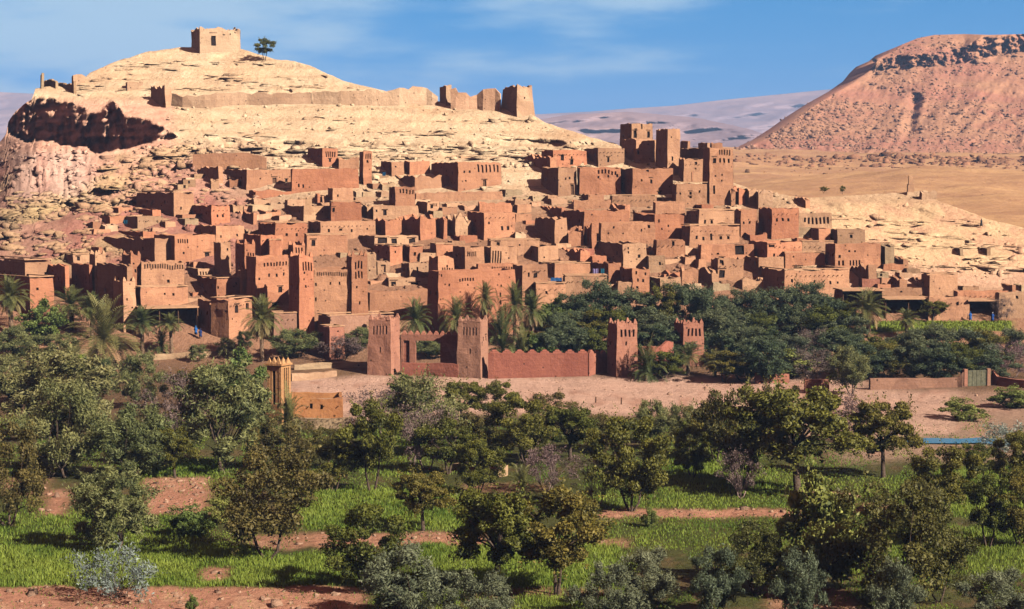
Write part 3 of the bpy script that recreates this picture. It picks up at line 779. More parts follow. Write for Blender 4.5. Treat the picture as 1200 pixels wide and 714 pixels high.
def segwall(pts, label, thick=0.6, rag=0.0, mer=0.0, mat='mud', name='mud_wall', cat='wall', g=None, dD=0.0, step=1.0, steps_behind=True):
    """a free standing wall through (px, y_top, y_base) points of the photograph"""
    P3 = []
    for px, yt, yb in pts:
        Y = HD(px, yb) + dD; b = P(px, yb, Y); tz = P(px, yt, Y).z; P3.append((b, tz))
    o = P3[0][0].copy(); mb = MB(); seed = RNG.random() * 90
    S0 = []
    for (a, ta), (b, tb) in zip(P3, P3[1:]):
        L = (b - a).length; n = max(1, int(L / step))
        for i in range(n): S0.append((a.lerp(b, i / n), ta + (tb - ta) * i / n))
    S0.append(P3[-1])
    cum = 0; rows = []
    for i, (p, tz) in enumerate(S0):
        q = S0[min(i + 1, len(S0) - 1)][0]; pr = S0[max(i - 1, 0)][0]
        d = Vector((q.x - pr.x, q.y - pr.y, 0)); d.normalize(); nrm = Vector((-d.y, d.x, 0))
        if nrm.y < 0: nrm = -nrm
        if i: cum += (p - S0[i - 1][0]).length
        hh = tz - p.z
        hz = p.z + hh * (ragged(cum, 0, rag, seed) if rag else 1.0)
        f = p - o; bck = f + nrm * thick
        j = lambda z: mnoise.noise_vector(Vector((cum * .5 + seed, z, 0))) * (0.12 if rag else 0.04)
        rows.append([Vector((f.x, f.y, f.z - 5)), f + j(0), Vector((f.x, f.y, (f.z + hz - o.z) / 2)) + j(2), Vector((f.x, f.y, hz - o.z)) + j(4) * .6,
                     Vector((bck.x, bck.y, hz - o.z)) + j(6) * .6, Vector((bck.x, bck.y, f.z - 5))])
    for r in rows: mb.v += [tuple(q) for q in r]
    for i in range(len(rows) - 1):
        for k in range(5): a = i * 6 + k; mb.f.append((a, a + 6, a + 7, a + 1))
    for e in (0, len(rows) - 1): mb.f.append(tuple(e * 6 + k for k in range(6)) if e else tuple(e * 6 + k for k in reversed(range(6))))
    if mer:
        L = cum; cnt = max(2, int(L / mer)); cs = [0]
        for i in range(1, len(S0)): cs.append(cs[-1] + (S0[i][0] - S0[i - 1][0]).length)
        for q in range(cnt):
            s = (q + .5) * L / cnt; i = max(0, min(len(cs) - 2, int(np.searchsorted(cs, s)) - 1)); tt = (s - cs[i]) / max(cs[i + 1] - cs[i], 1e-5)
            p = S0[i][0].lerp(S0[i + 1][0], tt); tz = S0[i][1] + (S0[i + 1][1] - S0[i][1]) * tt
            d = S0[i + 1][0] - S0[i][0]; ang = math.atan2(d.y, d.x); nrm = Vector((-math.sin(ang), math.cos(ang), 0)) 
            if nrm.y < 0: nrm = -nrm
            c = p - o + nrm * thick * .5
            Mx = Matrix.Translation(Vector((c.x, c.y, tz - o.z - .05))) @ Matrix.Rotation(ang, 4, 'Z')
            w2 = mer * .5
            mb.box(-w2 * .86, w2 * .86, -thick * .42, thick * .42, 0, .34, Mx, tp=.22); mb.box(-w2 * .5, w2 * .5, -thick * .38, thick * .38, .335, .6, Mx, tp=.4)
    ob = mb.build(name, M[mat]); ob.location = o
    tag(ob, label, cat, g); return ob
# ================================================================ the village, row by row (pixels of the photograph)
H = house
# --- summit ruins
RU = 'ruins along the hilltop'
H(231, 234, 282, 28, 57, 'ruined square granary with an arched doorway alone on the hill summit', 'ruin', door=(250, 46, 6, 14), w=[(262, 38, 1.6, 2), (270, 36, 1.6, 2), (276, 33, 1.6, 2)], r=.24, dD=-4, mat='rampart', g=RU, th=24, name='ruined_granary', d=9, cat='ruin')
H(586, 606, 627, 97, 136, 'broken round-shouldered watchtower at the lower right end of the ridge wall', 'ruin', r=.14, dD=-1, mat='mudpale', g=RU, bat=.2, w=[(616, 112, 2, 3)], name='ruined_tower', cat='tower')
H(515, 523, 529, 99, 122, 'small dark gate stump standing in the gap of the ridge wall', 'ruin', r=.12, dD=-1, mat='mudpale', g=RU)
segwall([(193, 105, 121), (214, 109, 123), (240, 110, 124), (252, 106, 123), (290, 106, 120), (330, 107, 119), (365, 106, 119)], 'long pink ruined wall crossing the slope under the granary', rag=.4, mat='rampart', name='ruined_wall', g=RU, dD=-2)
segwall([(366, 106, 118), (400, 104, 119), (436, 104, 119), (455, 106, 119), (468, 100, 119), (500, 98, 119), (506, 103, 120), (513, 112, 120)], 'ruined ridge wall with a level top left of the dark gate stump', rag=.3, mat='rampart', name='ruined_wall', g=RU, dD=-3)
segwall([(528, 104, 123), (534, 100, 123), (537, 106, 123), (546, 107, 123), (551, 113, 124), (559, 111, 124), (566, 103, 125), (580, 102, 126), (586, 108, 127)], 'stepped ruined wall between dark gate stump and ridge watchtower', rag=.15, mat='rampart', name='ruined_wall', g=RU, dD=-3)
H(177, 194, 201, 98, 123, 'jagged gable end in deep shade at the left end of the pink slope wall', 'ruin', r=.3, dD=-3, mat='mudpale', g=RU)
H(147, 149, 168, 95, 107, 'low square ruin of pink mud above the shaded cliff', 'ruin', r=.2, mat='mudpale', g=RU)
H(47.5, 49, 52, 84, 104, 'thin pinnacle of a ruined corner at the cliff edge', 'ruin', r=.25, mat='stone', g=RU)
H(50, 65, 68, 92, 104, 'ruined hut with shaded side wall beside the cliff pinnacle', 'ruin', r=.3, mat='stone', g=RU)
H(66, 87, 90, 94, 110, 'roofless ruin with a curving dark side at the cliff top', 'ruin', r=.35, mat='stone', g=RU)
H(84, 86, 100, 86, 98, 'pale crumbled heap of wall on the skyline behind the cliff top', 'ruin', r=.45, mat='mudpale', g=RU)
# --- far left, low
H(-40, 30, 62, 305, 346, 'long flat-roofed house at the far left edge with a deep shaded side', c=1, lw=[])
H(41, 77, 82, 309, 352, 'broad house in shade left of the slim left tower', a=0)
H(-22, 36, 64, 325, 373, 'low house behind the far left palm with one small window', w=[(44, 337, 3, 3)], c=1)
H(105, 112, 125, 297, 351, 'slim corner tower with pinnacles between two dark yards at the left', 'tower', m=1, w=[(116, 310, 2, 3)])
H(60, 86, 106, 298, 312, 'low terrace house under the pink rock left of the slim tower', c=1)
H(84, 105, 108, 308, 352, 'shaded yard house under the terrace left of the slim tower', a=0)
H(114, 150, 157, 309, 386, 'tall house almost wholly in shade behind the big dark-skirted palm', a=0, lw=[])
H(143, 154, 166, 298, 346, 'square tower with corner pinnacles at the left end of the niched facade', 'tower', m=1, w=[(159.5, 317, 2.6, 4.5), (157, 308, 2, 2)])
H(133, 145, 160, 328, 390, 'lower tower with pinnacles standing forward of the shaded tall house', 'tower', m=1, w=[(149, 350, 2, 3), (155, 360, 2, 2)])
H(163, 166, 217, 306, 346, 'broad plain facade with a row of tiny niches along its top', w=[(197, 329, 3, 4)], n=[(168, 216, 308.5, 313.5, 16)], a=0)
H(156, 165, 221, 337, 363, 'lower plain facade below the tiny-niched one with a broken right end', w=[(193, 344, 2, 3), (203, 344, 3, 3), (169, 359, 2, 2), (199, 358, 2, 2)], c=1, dD=-2)
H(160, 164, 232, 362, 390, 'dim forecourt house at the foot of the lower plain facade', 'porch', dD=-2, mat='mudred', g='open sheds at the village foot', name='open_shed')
H(160, 204, 228, 225, 254, 'highest left house with a long shaded side under pink rock', w=[(212, 244, 2, 4)], c=1)
H(148, 179, 189, 245, 259, 'small flat roofed room stepping down from the highest left house', a=0)
H(147, 161, 192, 253, 270, 'long pale room under the small flat roofed room', w=[(171, 260, 1.5, 2), (185, 260, 1.5, 2)])
H(128, 168, 183, 271, 286, 'low terrace wall house with a rough dark side', a=0)
H(121, 182, 207, 279, 312, 'large shaded house stepping down in front of the rough terrace', a=0)
H(180, 205, 254, 275, 311, 'tall sunlit house with a worn top and a square window', w=[(215, 296, 2.5, 3), (243, 299, 6, 6)], n=[(207, 221, 279, 284, 5)], r=.07)
H(222, 248, 270, 240, 265, 'small house with two reddish windows and a round-cornered front', w=[(255, 252, 2.4, 3.6), (261.5, 252, 2.4, 3.6)])
H(228, 253, 287, 264, 286, 'house with twin small windows just under the round-cornered front', w=[(259, 277, 2, 3), (278, 275, 2, 3)], r=.1)
H(99, 109, 119, 259, 270, 'tiny ruin with three stub walls on the pink rock', 'ruin', r=.4)
H(107, 116, 120, 289, 301, 'tiny dark hut on the rock left of the slim tower', a=0)
H(251, 259, 271, 283, 327, 'ruined thin tower with a stepped broken top', 'tower', r=.12, w=[(267, 292, 2, 3)])
H(276, 287, 300, 284, 345, 'tower with three blind arches beside a wide dark recess', 'tower', m=1, n=[(289, 299, 295, 302, 3), (289, 299, 308, 316, 2)], w=[])
H(218, 232, 251, 314, 328, 'small room with five blind niches under the tower recess', n=[(233, 249, 317.5, 322, 5)], a=0)
H(231, 254, 284, 326, 352, 'flat terrace house with a shaded side behind the many-sided house', w=[(256, 336, 2, 3), (277, 331, 2, 3), (265, 346, 3, 2)], c=1, dD=-1)
H(278, 282, 299, 317, 351, 'gate tower with tall blind arches beside the flat terrace house', 'tower', m=1, n=[(283, 298, 326, 341, 2)], w=[(294, 344, 4, 4)])
H(247, 268, 296, 350, 393, 'many-sided house with two arched grilles above the path', w=[(278, 361, 6, 9), (290, 358, 6, 8), (272, 373, 2, 2)], lw=[(254, 362, 2.6, 3.2), (264, 363, 2.6, 2.6)], th=58, c=1, dD=-2)
H(232, 246, 250, 351, 391, 'narrow shaded house left of the many-sided house', a=0, dD=1)
# --- twin-towered kasbah
K = 'towers and facades of the lower kasbah'
H(289, 300, 339, 299, 366, 'left facade of the lower kasbah with a row of short niches', w=[(316, 322, 2.4, 4), (324.5, 322, 2.4, 4), (333, 321, 2, 4), (328.5, 339, 5, 7), (309, 344, 2.4, 4), (304, 326, 2, 3)], n=[(308, 338, 306.5, 310.5, 8)], door=(322, 359, 7, 8), g=K)
H(338, 351, 369, 299, 387, 'great left tower of the lower kasbah with four tall blind arches', 'tower', n=[(354, 367, 306, 316, 4)], w=[(357, 319, 2, 3), (359, 335, 2, 3), (357, 327, 1.6, 2.4)], bat=.11, m=1, g=K, dD=-3)
H(366, 368, 411, 314, 386, 'recessed middle facade between the two great kasbah towers', n=[(370, 407, 317, 321.5, 14)], w=[(369.8, 332, 1.8, 4), (369.8, 349, 1.8, 5), (387, 331, 1.8, 3), (398, 331, 2, 4)], g=K, d=9, dD=-.5)
H(406, 412, 432, 298, 380, 'great right tower of the lower kasbah with two tall framed arches', 'tower', n=[(415, 426, 304, 314, 3), (415, 426, 317, 325, 3)], w=[(418, 335, 2, 3), (422, 355, 2, 4)], bat=.10, m=1, g=K, dD=-2)
H(364, 367, 391, 294, 318, 'pale rooftop room behind the recessed kasbah facade', a=0, mat='mudpale', dD=7, g=K)
H(389, 394, 409, 299, 318, 'small rooftop room with dark corner beside the right kasbah tower', w=[(400, 307, 2, 2)], dD=7, g=K)
H(427, 430, 441, 295, 330, 'narrow house leaning on the right kasbah tower', w=[(433, 316, 2, 2)], dD=1, g=K)
H(372, 386, 462, 370, 400, 'long low building with a flat lip roof in front of the kasbah', c=1, a=0, dD=-3, mat='mudred')
H(374, 386, 404, 383, 404, 'small annex at the left end of the long lip-roofed building', a=0, c=1, w=[(396, 388, 2, 2)], dD=-7, mat='mudred', d=4)
H(318, 321, 348, 367, 392, 'low plain wall house left of the great left kasbah tower', a=0, dD=-3, mat='mudred', c=1)
# --- upper left rows
segwall([(226, 180, 197), (250, 178, 197), (290, 178, 196), (312, 184, 197)], 'long roofless wall of the highest row below the pale ledges', rag=.12, name='ruined_wall', dD=-1)
H(262, 289, 342, 198, 223, 'wide plain house left half of the highest row', w=[(305, 209, 1.8, 2), (336, 212, 3, 4.5)], door=(322, 213, 5, 11), r=.08)
H(340, 342, 421, 197, 226, 'long facade under the highest square tower with two small doors', w=[(341, 217, 3, 2), (350, 217, 2, 4), (355, 218, 2, 4)], r=.08)
H(360, 378, 396, 173, 199, 'highest square tower of the village with four niches and a window', 'tower', n=[(381, 394, 177, 184, 5)], w=[(387, 188, 3, 4)], dD=1)
H(395, 397, 421, 183, 200, 'open court wall right of the highest square tower', 'ruin', r=.3)
H(421, 426, 436, 176, 217, 'slender free standing tower with three niches above pale rubble', 'tower', n=[(428, 435, 179, 185, 3)], w=[(431, 188, 2, 3)], bat=.04)
H(246, 247, 257, 208, 222, 'broken wall stump left of two on the pale mound', 'ruin', r=.5)
H(268, 269, 280, 209, 220, 'broken wall stump right of two on the pale mound', 'ruin', r=.5)
H(232, 256, 262, 193, 222, 'roofless shell full of shade behind the wall stumps', 'ruin', r=.2, dD=3)
H(291, 299, 372, 222, 234, 'low terrace ruin below the wide plain house', 'ruin', r=.25, d=4)
H(333, 356, 389, 241, 260, 'rough stone-faced house below the pale ledges', a=0, w=[], mat='stone')
H(334, 337, 358, 234, 245, 'pale flat hut just above the rough stone-faced house', a=0, mat='mudpale')
H(386, 388, 424, 236, 263, 'house with one window right of the rough stone-faced house', w=[(391, 245, 3, 5)], c=1)
H(384, 390, 414, 220, 240, 'small two-bay house on the rubble under the slender tower', w=[(396, 229, 2, 3)])
H(370, 372, 375, 226, 240, 'thin stub of wall beside the small two-bay house', 'ruin', r=.2)
H(268, 297, 301, 246, 264, 'curved roofless shell on the pale terrace', 'ruin', r=.45)
H(302, 323, 361, 261, 294, 'square house with two small windows mid left on the slope', w=[(336, 274, 3, 4), (348, 275, 3, 4)], c=1)
H(361, 375, 441, 259, 287, 'long house with three windows in a line and a dark court', w=[(385, 270, 2.4, 4), (399, 269, 4, 2.4), (412, 270, 2.4, 4), (431, 268, 2, 2)], r=.07)
H(356, 359, 408, 275, 299, 'house with one large dark window under the three-windowed house', w=[(367, 284, 5, 7)], c=1, dD=-1)
H(285, 306, 332, 275, 300, 'stepped house with a dark side behind the kasbah left facade', a=1)
H(312, 316, 331, 281, 302, 'small cube on the roof behind the left kasbah facade', a=0, c=1, dD=-1)
H(337, 343, 358, 287, 304, 'small rooftop tower just above the great left kasbah tower', 'tower', m=1, w=[], n=[(345, 356, 290, 297, 3)])
# --- middle
H(446, 459, 474, 189, 207, 'small house with a blue awning side right of the slender tower', w=[(464, 195, 2, 2)])
H(473, 480, 504, 187, 206, 'shell of a house with a dark doorway right of the blue awning house', 'ruin', r=.25)
H(459, 486, 540, 204, 224, 'long low ruined range left of the niche-fronted house', 'ruin', r=.3)
H(505, 537, 588, 189, 225, 'niche-fronted house with six arches under its roof line and a door', n=[(558, 586, 192, 201, 6)], w=[(544, 201, 2.4, 3), (551, 200, 2.4, 3), (546, 212, 2, 2)], door=(568, 216, 5, 11))
H(522, 540, 582, 183, 194, 'low upper storey at the back of the niche-fronted house', w=[(570, 187, 2, 3)], dD=5)
H(485, 487, 590, 224, 238, 'rough terrace wall under the niche-fronted house', 'ruin', r=.3, d=3)
H(456, 463, 487, 218, 247, 'upright house with five tiny niches below the low ruined range', n=[(467, 486, 221, 226, 5)], a=0)
H(434, 437, 491, 241, 258, 'plain terrace house below the five-niched upright house', w=[(451, 249, 4, 6), (441, 247, 2, 3)])
H(414, 430, 437, 239, 256, 'small gabled ruin with a triangular shaded wall', 'ruin', r=.3)
H(436, 452, 471, 256, 278, 'ruined house with a big slanting shadow on its side', 'ruin', r=.25)
H(467, 493, 511, 250, 282, 'deeply shaded shell with two thin pinnacles', 'ruin', r=.3)
H(488, 501, 515, 236, 252, 'small tower-like house above the shell with two pinnacles', n=[(504, 513, 238, 242, 4)], a=1)
H(510, 520, 524, 253, 281, 'tall thin broken wall right of the shell with two pinnacles', 'ruin', r=.25)
H(522, 534, 552, 249, 279, 'heavily collapsed house left of the house with paired windows', 'ruin', r=.5)
H(547, 567, 604, 248, 282, 'tall house with paired dark windows at mid height', w=[(573, 261, 2.4, 3), (589, 267, 3, 5.5), (596, 267, 3, 5)], r=.08)
H(560, 562, 600, 236, 251, 'crumbling yard above the house with paired windows', 'ruin', r=.4)
H(411, 439, 491, 276, 291, 'roof terrace with three square openings', w=[(448, 282, 12, 7), (462, 282, 7, 6), (483, 282, 8, 6)], a=0, dD=-1)
H(438, 457, 472, 288, 312, 'cube house below the terrace with three openings', w=[(464, 294, 2, 3)], c=1)
H(470, 480, 496, 288, 308, 'cube house with a reddish window right of its twin', w=[(486, 297, 3, 5)], c=1)
H(504, 511, 531, 286, 304, 'plain roof room left of two niched towers', w=[(524, 295, 2, 2)], c=1)
H(530, 545, 568, 289, 320, 'short tower with five little niches behind the big plain house', 'tower', n=[(547, 559, 294, 300, 5)], w=[])
H(566, 575, 607, 289, 314, 'short tower with four long slit niches behind the big plain house', 'tower', n=[(576, 588, 294, 309, 4)], w=[(597, 302, 2, 2)])
H(470, 480, 505, 308, 330, 'small house in the court with one slit window', w=[(489, 316, 2, 7), (465, 315, 4, 7)], dD=1)
H(440, 443, 457, 306, 328, 'low panelled house right of the right kasbah tower', a=0, n=[(444, 454, 309, 320, 1)], dD=2)
H(452, 455, 504, 325, 345, 'low terrace room above the great dark wall', w=[(486, 335, 9, 8), (461, 332, 6, 6)], dD=3)
H(428, 433, 515, 341, 380, 'great dark wall recessed between kasbah tower and big plain house', a=0, dD=2, d=5)
H(500, 513, 605, 317, 380, 'big plain house with scattered tiny windows beside the palms', w=[(517, 322, 1.8, 3), (523, 319, 2.4, 4), (526, 334, 2, 3), (521, 333, 1.6, 2), (548, 334, 2, 2.5), (586, 320, 2, 3), (588, 334, 2, 3), (587, 345, 2, 6), (587, 354, 2, 5), (564, 353, 2, 3)],
  n=[(537, 556, 325.5, 329, 6)], r=.04, dD=-9, bat=.03)
H(502, 513, 532, 300, 320, 'ragged corner turret on the big plain house', 'tower', r=.25, dD=-8.5, w=[(524, 312, 2, 3)], n=[(517, 531, 314, 318, 5)])
H(557, 560, 606, 309, 322, 'upper storey with a row of tiny dents on the big plain house', n=[(575, 604, 312, 315, 10)], a=0, dD=-3)
H(600, 612, 642, 309, 355, 'house with a yellow-framed window right of the big plain house', w=[(628, 322, 5, 6), (620, 321, 2.4, 5), (624, 335, 2, 3)], dD=-1)
H(636, 650, 692, 309, 328, 'flat roofed house with a stepped dark court above the blue tarpaulin', w=[], a=0, c=1)
H(659, 662, 712, 323, 348, 'low plain house right of the blue tarpaulin', a=0, c=1, dD=-2)
H(625, 628, 663, 332, 356, 'low front house below the yellow-framed window', a=1, c=1, dD=-2)
H(688, 713, 728, 308, 333, 'house with washing hung in its dark open front', a=0, lw=[])
H(571, 575, 633, 281, 302, 'broad plain wall house under the house with paired windows', w=[(583, 285, 4, 4), (609, 287, 2, 2)], c=1)
H(606, 631, 655, 288, 308, 'house with a wide shaded yard wall left of the ruined heap', w=[(638, 302, 2, 2)], r=.08)
H(626, 650, 665, 254, 287, 'pale upright ruin in the dark hollow', 'ruin', r=.15)
H(625, 658, 663, 241, 258, 'shaded broken wall at the top of the dark hollow', 'ruin', r=.3)
H(660, 684, 738, 245, 278, 'half collapsed long house above the dark hollow', r=.12, w=[(693, 249, 2, 2), (715, 262, 2, 3)])
H(663, 666, 684, 264, 289, 'broken arch ruin right of the pale upright ruin', 'ruin', r=.5)
H(684, 694, 699, 259, 292, 'two thin standing piers of a fallen house', 'ruin', r=.35)
H(654, 680, 692, 290, 310, 'roofless pit of a house with a white broken column', 'ruin', r=.45)
H(678, 682, 697, 292, 305, 'small red box house beside the roofless pit', a=0, mat='mudred')
H(691, 694, 711, 300, 314, 'small plain room below the small red box house', a=0, w=[(701, 306, 1.5, 2)])
H(697, 730, 758, 284, 318, 'house with a large black side wall and two stacked windows', w=[(737, 290, 2, 3), (737, 295, 2, 3), (749, 300, 3, 4)])
H(726, 741, 761, 314, 348, 'house with a row of small windows above the grove', w=[(746, 319, 2, 4), (756, 319, 2, 4), (748, 328, 2.4, 4), (754, 328, 2.4, 4), (747, 337, 3, 3)])
H(720, 724, 743, 329, 348, 'low ruined front wall left of the row of small windows', 'ruin', r=.25)
H(761, 774, 798, 325, 348, 'pale low house above the grove beside the pink rubble', a=1)
H(757, 760, 780, 299, 320, 'terraced facade with a dark ledge right of the two stacked windows', a=1, r=.1)
# --- upper kasbah on the right shoulder
U = 'towers and houses of the upper kasbah'
H(634, 648, 688, 175, 198, 'upper left house with one square window at the head of the gully', w=[(659, 185, 4.5, 6), (670, 190, 4, 6), (670, 185, 2, 4)], g=U)
H(684, 701, 732, 173, 196, 'walled yard house right of the upper left house', w=[(713, 187, 3, 6)], a=0, g=U, r=.07)
H(611, 645, 653, 180, 206, 'long shaded wall dropping down beside the gully', 'ruin', r=.25, g=U)
H(634, 654, 676, 195, 231, 'bold corner house with an arched recess facing the gully', w=[(663, 209, 2, 3), (668, 208, 2.4, 3), (674, 208, 2, 4)], door=(671, 223, 4, 14), g=U)
H(676, 679, 728, 195, 230, 'wide facade with six niches next to the arched corner house', n=[(699, 724, 198, 203, 6)], w=[(688, 204, 15, 18), (701, 207, 2, 3), (713, 206, 2, 3.4), (724, 204, 2.4, 4)], g=U)
H(720, 741, 789, 196, 234, 'main body of the upper kasbah with a wide dark side', w=[(763, 211, 3, 5), (752, 210, 2, 3), (759, 199, 4, 3), (773, 226, 4, 3)], g=U)
H(726, 740, 765, 144, 182, 'tallest tower of the upper kasbah with two dark arches', 'tower', w=[(744, 157, 4, 8), (760, 157, 3.4, 8)], n=[(742, 748, 150, 153, 1), (750, 754, 144.8, 151, 1)], dD=6, g=U, r=.05, bat=.03)
H(728, 745, 772, 162, 198, 'stepped body below the tallest tower', w=[(748, 178, 2.4, 5), (760, 168, 2, 2)], dD=3, g=U)
H(768, 782, 797, 150, 208, 'second tower of the upper kasbah with toothed belt and crown', 'tower', cren=1, w=[(788, 186, 2, 5), (787, 160, 1.5, 2)], dD=1, g=U, bat=.04)
H(795, 801, 832, 184, 217, 'ruined link house between second tower and right block', w=[(816, 189, 3, 4), (824, 188, 3, 8), (815, 196, 2, 2)], r=.15, dD=2, g=U)
H(823, 831, 859, 172, 242, 'tall right block of the upper kasbah with a row of four windows', w=[(837, 187, 4, 6), (844, 187, 2.4, 5.5), (849, 187, 2.4, 5.5), (854.5, 187, 2.4, 5), (831.8, 205, 3, 5), (838, 205, 2, 2.5), (846, 204, 2, 2.5), (846, 211, 2, 2.5), (837, 222, 2.6, 10), (832, 220, 2.4, 5)],
  n=[(842, 857, 173.5, 180, 5)], g=U, bat=.03)
H(797, 829, 833, 172, 217, 'dark upper room between second tower and the tall right block', a=0, lw=[], r=.07, dD=6, g=U)
H(832, 834, 847, 166, 176, 'crumbled rooftop corner above the row of four windows', 'ruin', r=.4, dD=8, g=U)
H(797, 806, 809, 164, 178, 'dark rooftop stump left of two behind the second tower', 'ruin', r=.15, dD=10, g=U)
H(818, 829, 832, 166, 178, 'dark rooftop stump right of two behind the second tower', 'ruin', r=.15, dD=9, g=U)
H(787, 792, 829, 214, 244, 'front house of the upper kasbah below the toothed court wall', w=[(797, 226, 2, 3), (809, 226, 3, 3.6), (809, 231, 3, 2), (820, 224, 2, 3)], g=U, c=1)
H(787, 811, 815, 200, 216, 'toothed court wall in shade under the second tower', 'ruin', r=.3, g=U, dD=1)
H(840, 857, 862, 219, 242, 'ruin with two dark teeth right of the upper kasbah', 'ruin', r=.45)
H(857, 866, 874, 216, 240, 'leaning fragment of wall between the dark-toothed ruins', 'ruin', r=.5)
H(864, 878, 886, 219, 242, 'ruin with a dark square side right of the leaning fragment', 'ruin', r=.35)
H(884, 889, 906, 219, 246, 'pale eroded ruin at the end of the upper kasbah spur', 'ruin', r=.55, mat='mudpale')
H(911, 944, 949, 230, 244, 'descending jagged wall in shade on the pale spur', 'ruin', r=.45)
H(714, 717, 770, 229, 244, 'terrace wall with a straight lip below the upper kasbah main body', a=0, c=1, g=U, d=4)
H(765, 768, 803, 236, 254, 'lower terrace house right of the straight-lipped wall', a=0, r=.12, g=U)
H(668, 672, 716, 233, 246, 'crumbling terrace below the wide niched facade', 'ruin', r=.4, d=3)
H(707, 732, 739, 237, 256, 'dark mouth of a collapsed room under the terrace wall', 'ruin', r=.4)
H(741, 767, 802, 250, 284, 'house with a dark roof pit right of the collapsed room', w=[(776, 268, 2, 3), (784, 264, 2, 3), (772, 258, 2, 4)], r=.1)
H(701, 704, 768, 259, 288, 'long worn facade with scattered putlog holes in mid slope', w=[(719, 266, 2, 3), (752, 268, 2, 4), (761, 265, 3, 4), (730, 272, 2, 2), (713, 272, 2, 2)], r=.12)
H(765, 769, 803, 280, 302, 'plain worn facade below the dark roof pit', a=1, r=.15)
# --- right rows
H(804, 819, 865, 246, 268, 'house with a row of small windows above the long five-windowed house', w=[(834, 260, 3, 4.4), (826, 260, 2.4, 5), (814, 261, 2, 3), (820, 260, 3, 3)], c=1)
H(860, 868, 887, 245, 278, 'upright house with two windows beside a deep cleft', w=[(872, 260, 2.4, 3.4), (879, 260, 2.4, 3.4)])
H(888, 904, 936, 243, 281, 'tall house with three windows in a row and a black side', w=[(910.5, 257, 2.8, 4.4), (917.5, 257, 2.8, 4), (924, 257, 2.8, 4)])
H(926, 930, 975, 249, 270, 'long house with seven tall niches near the pale slope', n=[(932, 936, 254, 262, 1), (945, 973, 254, 262, 6)], w=[(943, 257, 2.4, 6)])
H(798, 808, 867, 264, 291, 'long five-windowed house with a straight dark roof line', w=[(816, 278, 3, 4.4), (824, 279, 3, 4.4), (833.5, 277, 2.8, 8), (845, 278, 3.4, 4), (853.5, 278, 3.4, 4)], c=1)
H(817, 821, 884, 286, 308, 'terrace house with a big square opening below the five-windowed house', w=[(867, 292, 11, 11), (841, 297, 3, 2), (842, 288, 8, 3), (852, 288, 5, 5)])
H(876, 899, 940, 283, 314, 'house with a wide black side court right of the big square opening', w=[(907, 299, 2.6, 4), (930, 299, 2, 2.4), (904, 288, 7, 3)], r=.07)
H(937, 940, 977, 283, 302, 'plain long room under the triangular shade', a=0, w=[(944, 294, 7, 2.4)], c=1)
H(940, 960, 973, 267, 285, 'small house with a big triangular shaded side', a=0)
H(833, 841, 872, 299, 333, 'gutted house with empty door and window holes above the grove', w=[(846, 305, 5, 7), (846, 320, 7, 10), (860, 308, 2, 2)], r=.25)
H(868, 889, 919, 300, 322, 'dark roofed court behind the longest plain house', a=0, r=.1)
H(885, 919, 996, 316, 346, 'longest plain house with four small windows over the grove', w=[(928, 329, 3, 4), (955, 329, 2.4, 4), (965, 330, 2, 2.4), (973.5, 331, 2.4, 4), (982, 331, 2.2, 3)], c=1, dD=-2)
H(912, 920, 967, 296, 316, 'flat house with a low lip behind the longest plain house', w=[(930, 300, 2, 2), (935, 313, 8, 2.4)], c=1)
H(797, 799, 818, 308, 334, 'heap of pink fallen walls above the grove', 'ruin', r=.7)
H(811, 834, 842, 312, 338, 'broken gable with a black triangular side', 'ruin', r=.4)
H(866, 870, 895, 324, 340, 'low broken front wall left of the longest plain house', 'ruin', r=.35)
H(966, 978, 1032, 285, 320, 'house with two groups of niches at the right edge of the village', w=[(984, 300, 3, 3.6), (995, 294, 2.4, 2.6), (1002, 294, 2.4, 2.6)], n=[(981, 990, 305, 311, 2), (995, 1009, 305, 311, 4)], r=.07)
H(973, 981, 1014, 268, 288, 'small plain house above the two groups of niches', a=1)
H(1025, 1037, 1048, 285, 312, 'round-topped ruined tower on the right slope', 'ruin', r=.2, mat='stone')
H(1044, 1059, 1065, 300, 316, 'ruined hut with a black square side on the right slope', 'ruin', r=.3)
H(995, 1018, 1027, 308, 338, 'ruin with a toothed black side below the niche groups', 'ruin', r=.3)
H(1006, 1010, 1031, 326, 340, 'small pinkish room beside the toothed black ruin', a=0, mat='mudred')
H(1038, 1054, 1063, 324, 342, 'roofless room with a black corner above the right sheds', 'ruin', r=.35)
H(1066, 1081, 1087, 325, 342, 'leaning ruin with a slanting black side', 'ruin', r=.4)
H(1079, 1089, 1122, 321, 350, 'plain square house with a dark roof patch at the village right end', a=0, c=1)
H(1030, 1033, 1092, 337, 352, 'long low house with a flat lip above the right shed', a=0, w=[(1056, 341, 3, 2), (1079, 347, 3, 2)], dD=1)
H(1083, 1088, 1136, 346, 376, 'worn corner house right of the dark sheds', r=.15, a=1)
H(1117, 1122, 1182, 341, 358, 'broad low house above the shed with blue doors', w=[(1138, 350, 2, 3), (1158, 350, 2, 3)], r=.08)
H(1172, 1186, 1190, 334, 346, 'small black-sided hut above the broad low house', a=0)
H(1165, 1170, 1218, 342, 374, 'plain house at the right edge of the view', w=[(1192, 347, 3, 4), (1177, 358, 3, 3)], a=0)
H(1180, 1197, 1200, 333, 342, 'little stone pen on the slope at the right edge', 'ruin', r=.3, mat='stone')
H(1117, 1125, 1128, 290, 300, 'tiny pointed hut with a black face on the pale slope', 'ruin', r=.2, mat='stone')
H(1145, 1157, 1161, 290, 300, 'tiny square hut with a black face on the pale slope', 'ruin', r=.15, mat='stone')
H(1118, 1136, 1139, 281, 287, 'low stone pen above the tiny huts on the pale slope', 'ruin', r=.3, mat='stone')
SH = 'open sheds at the village foot'
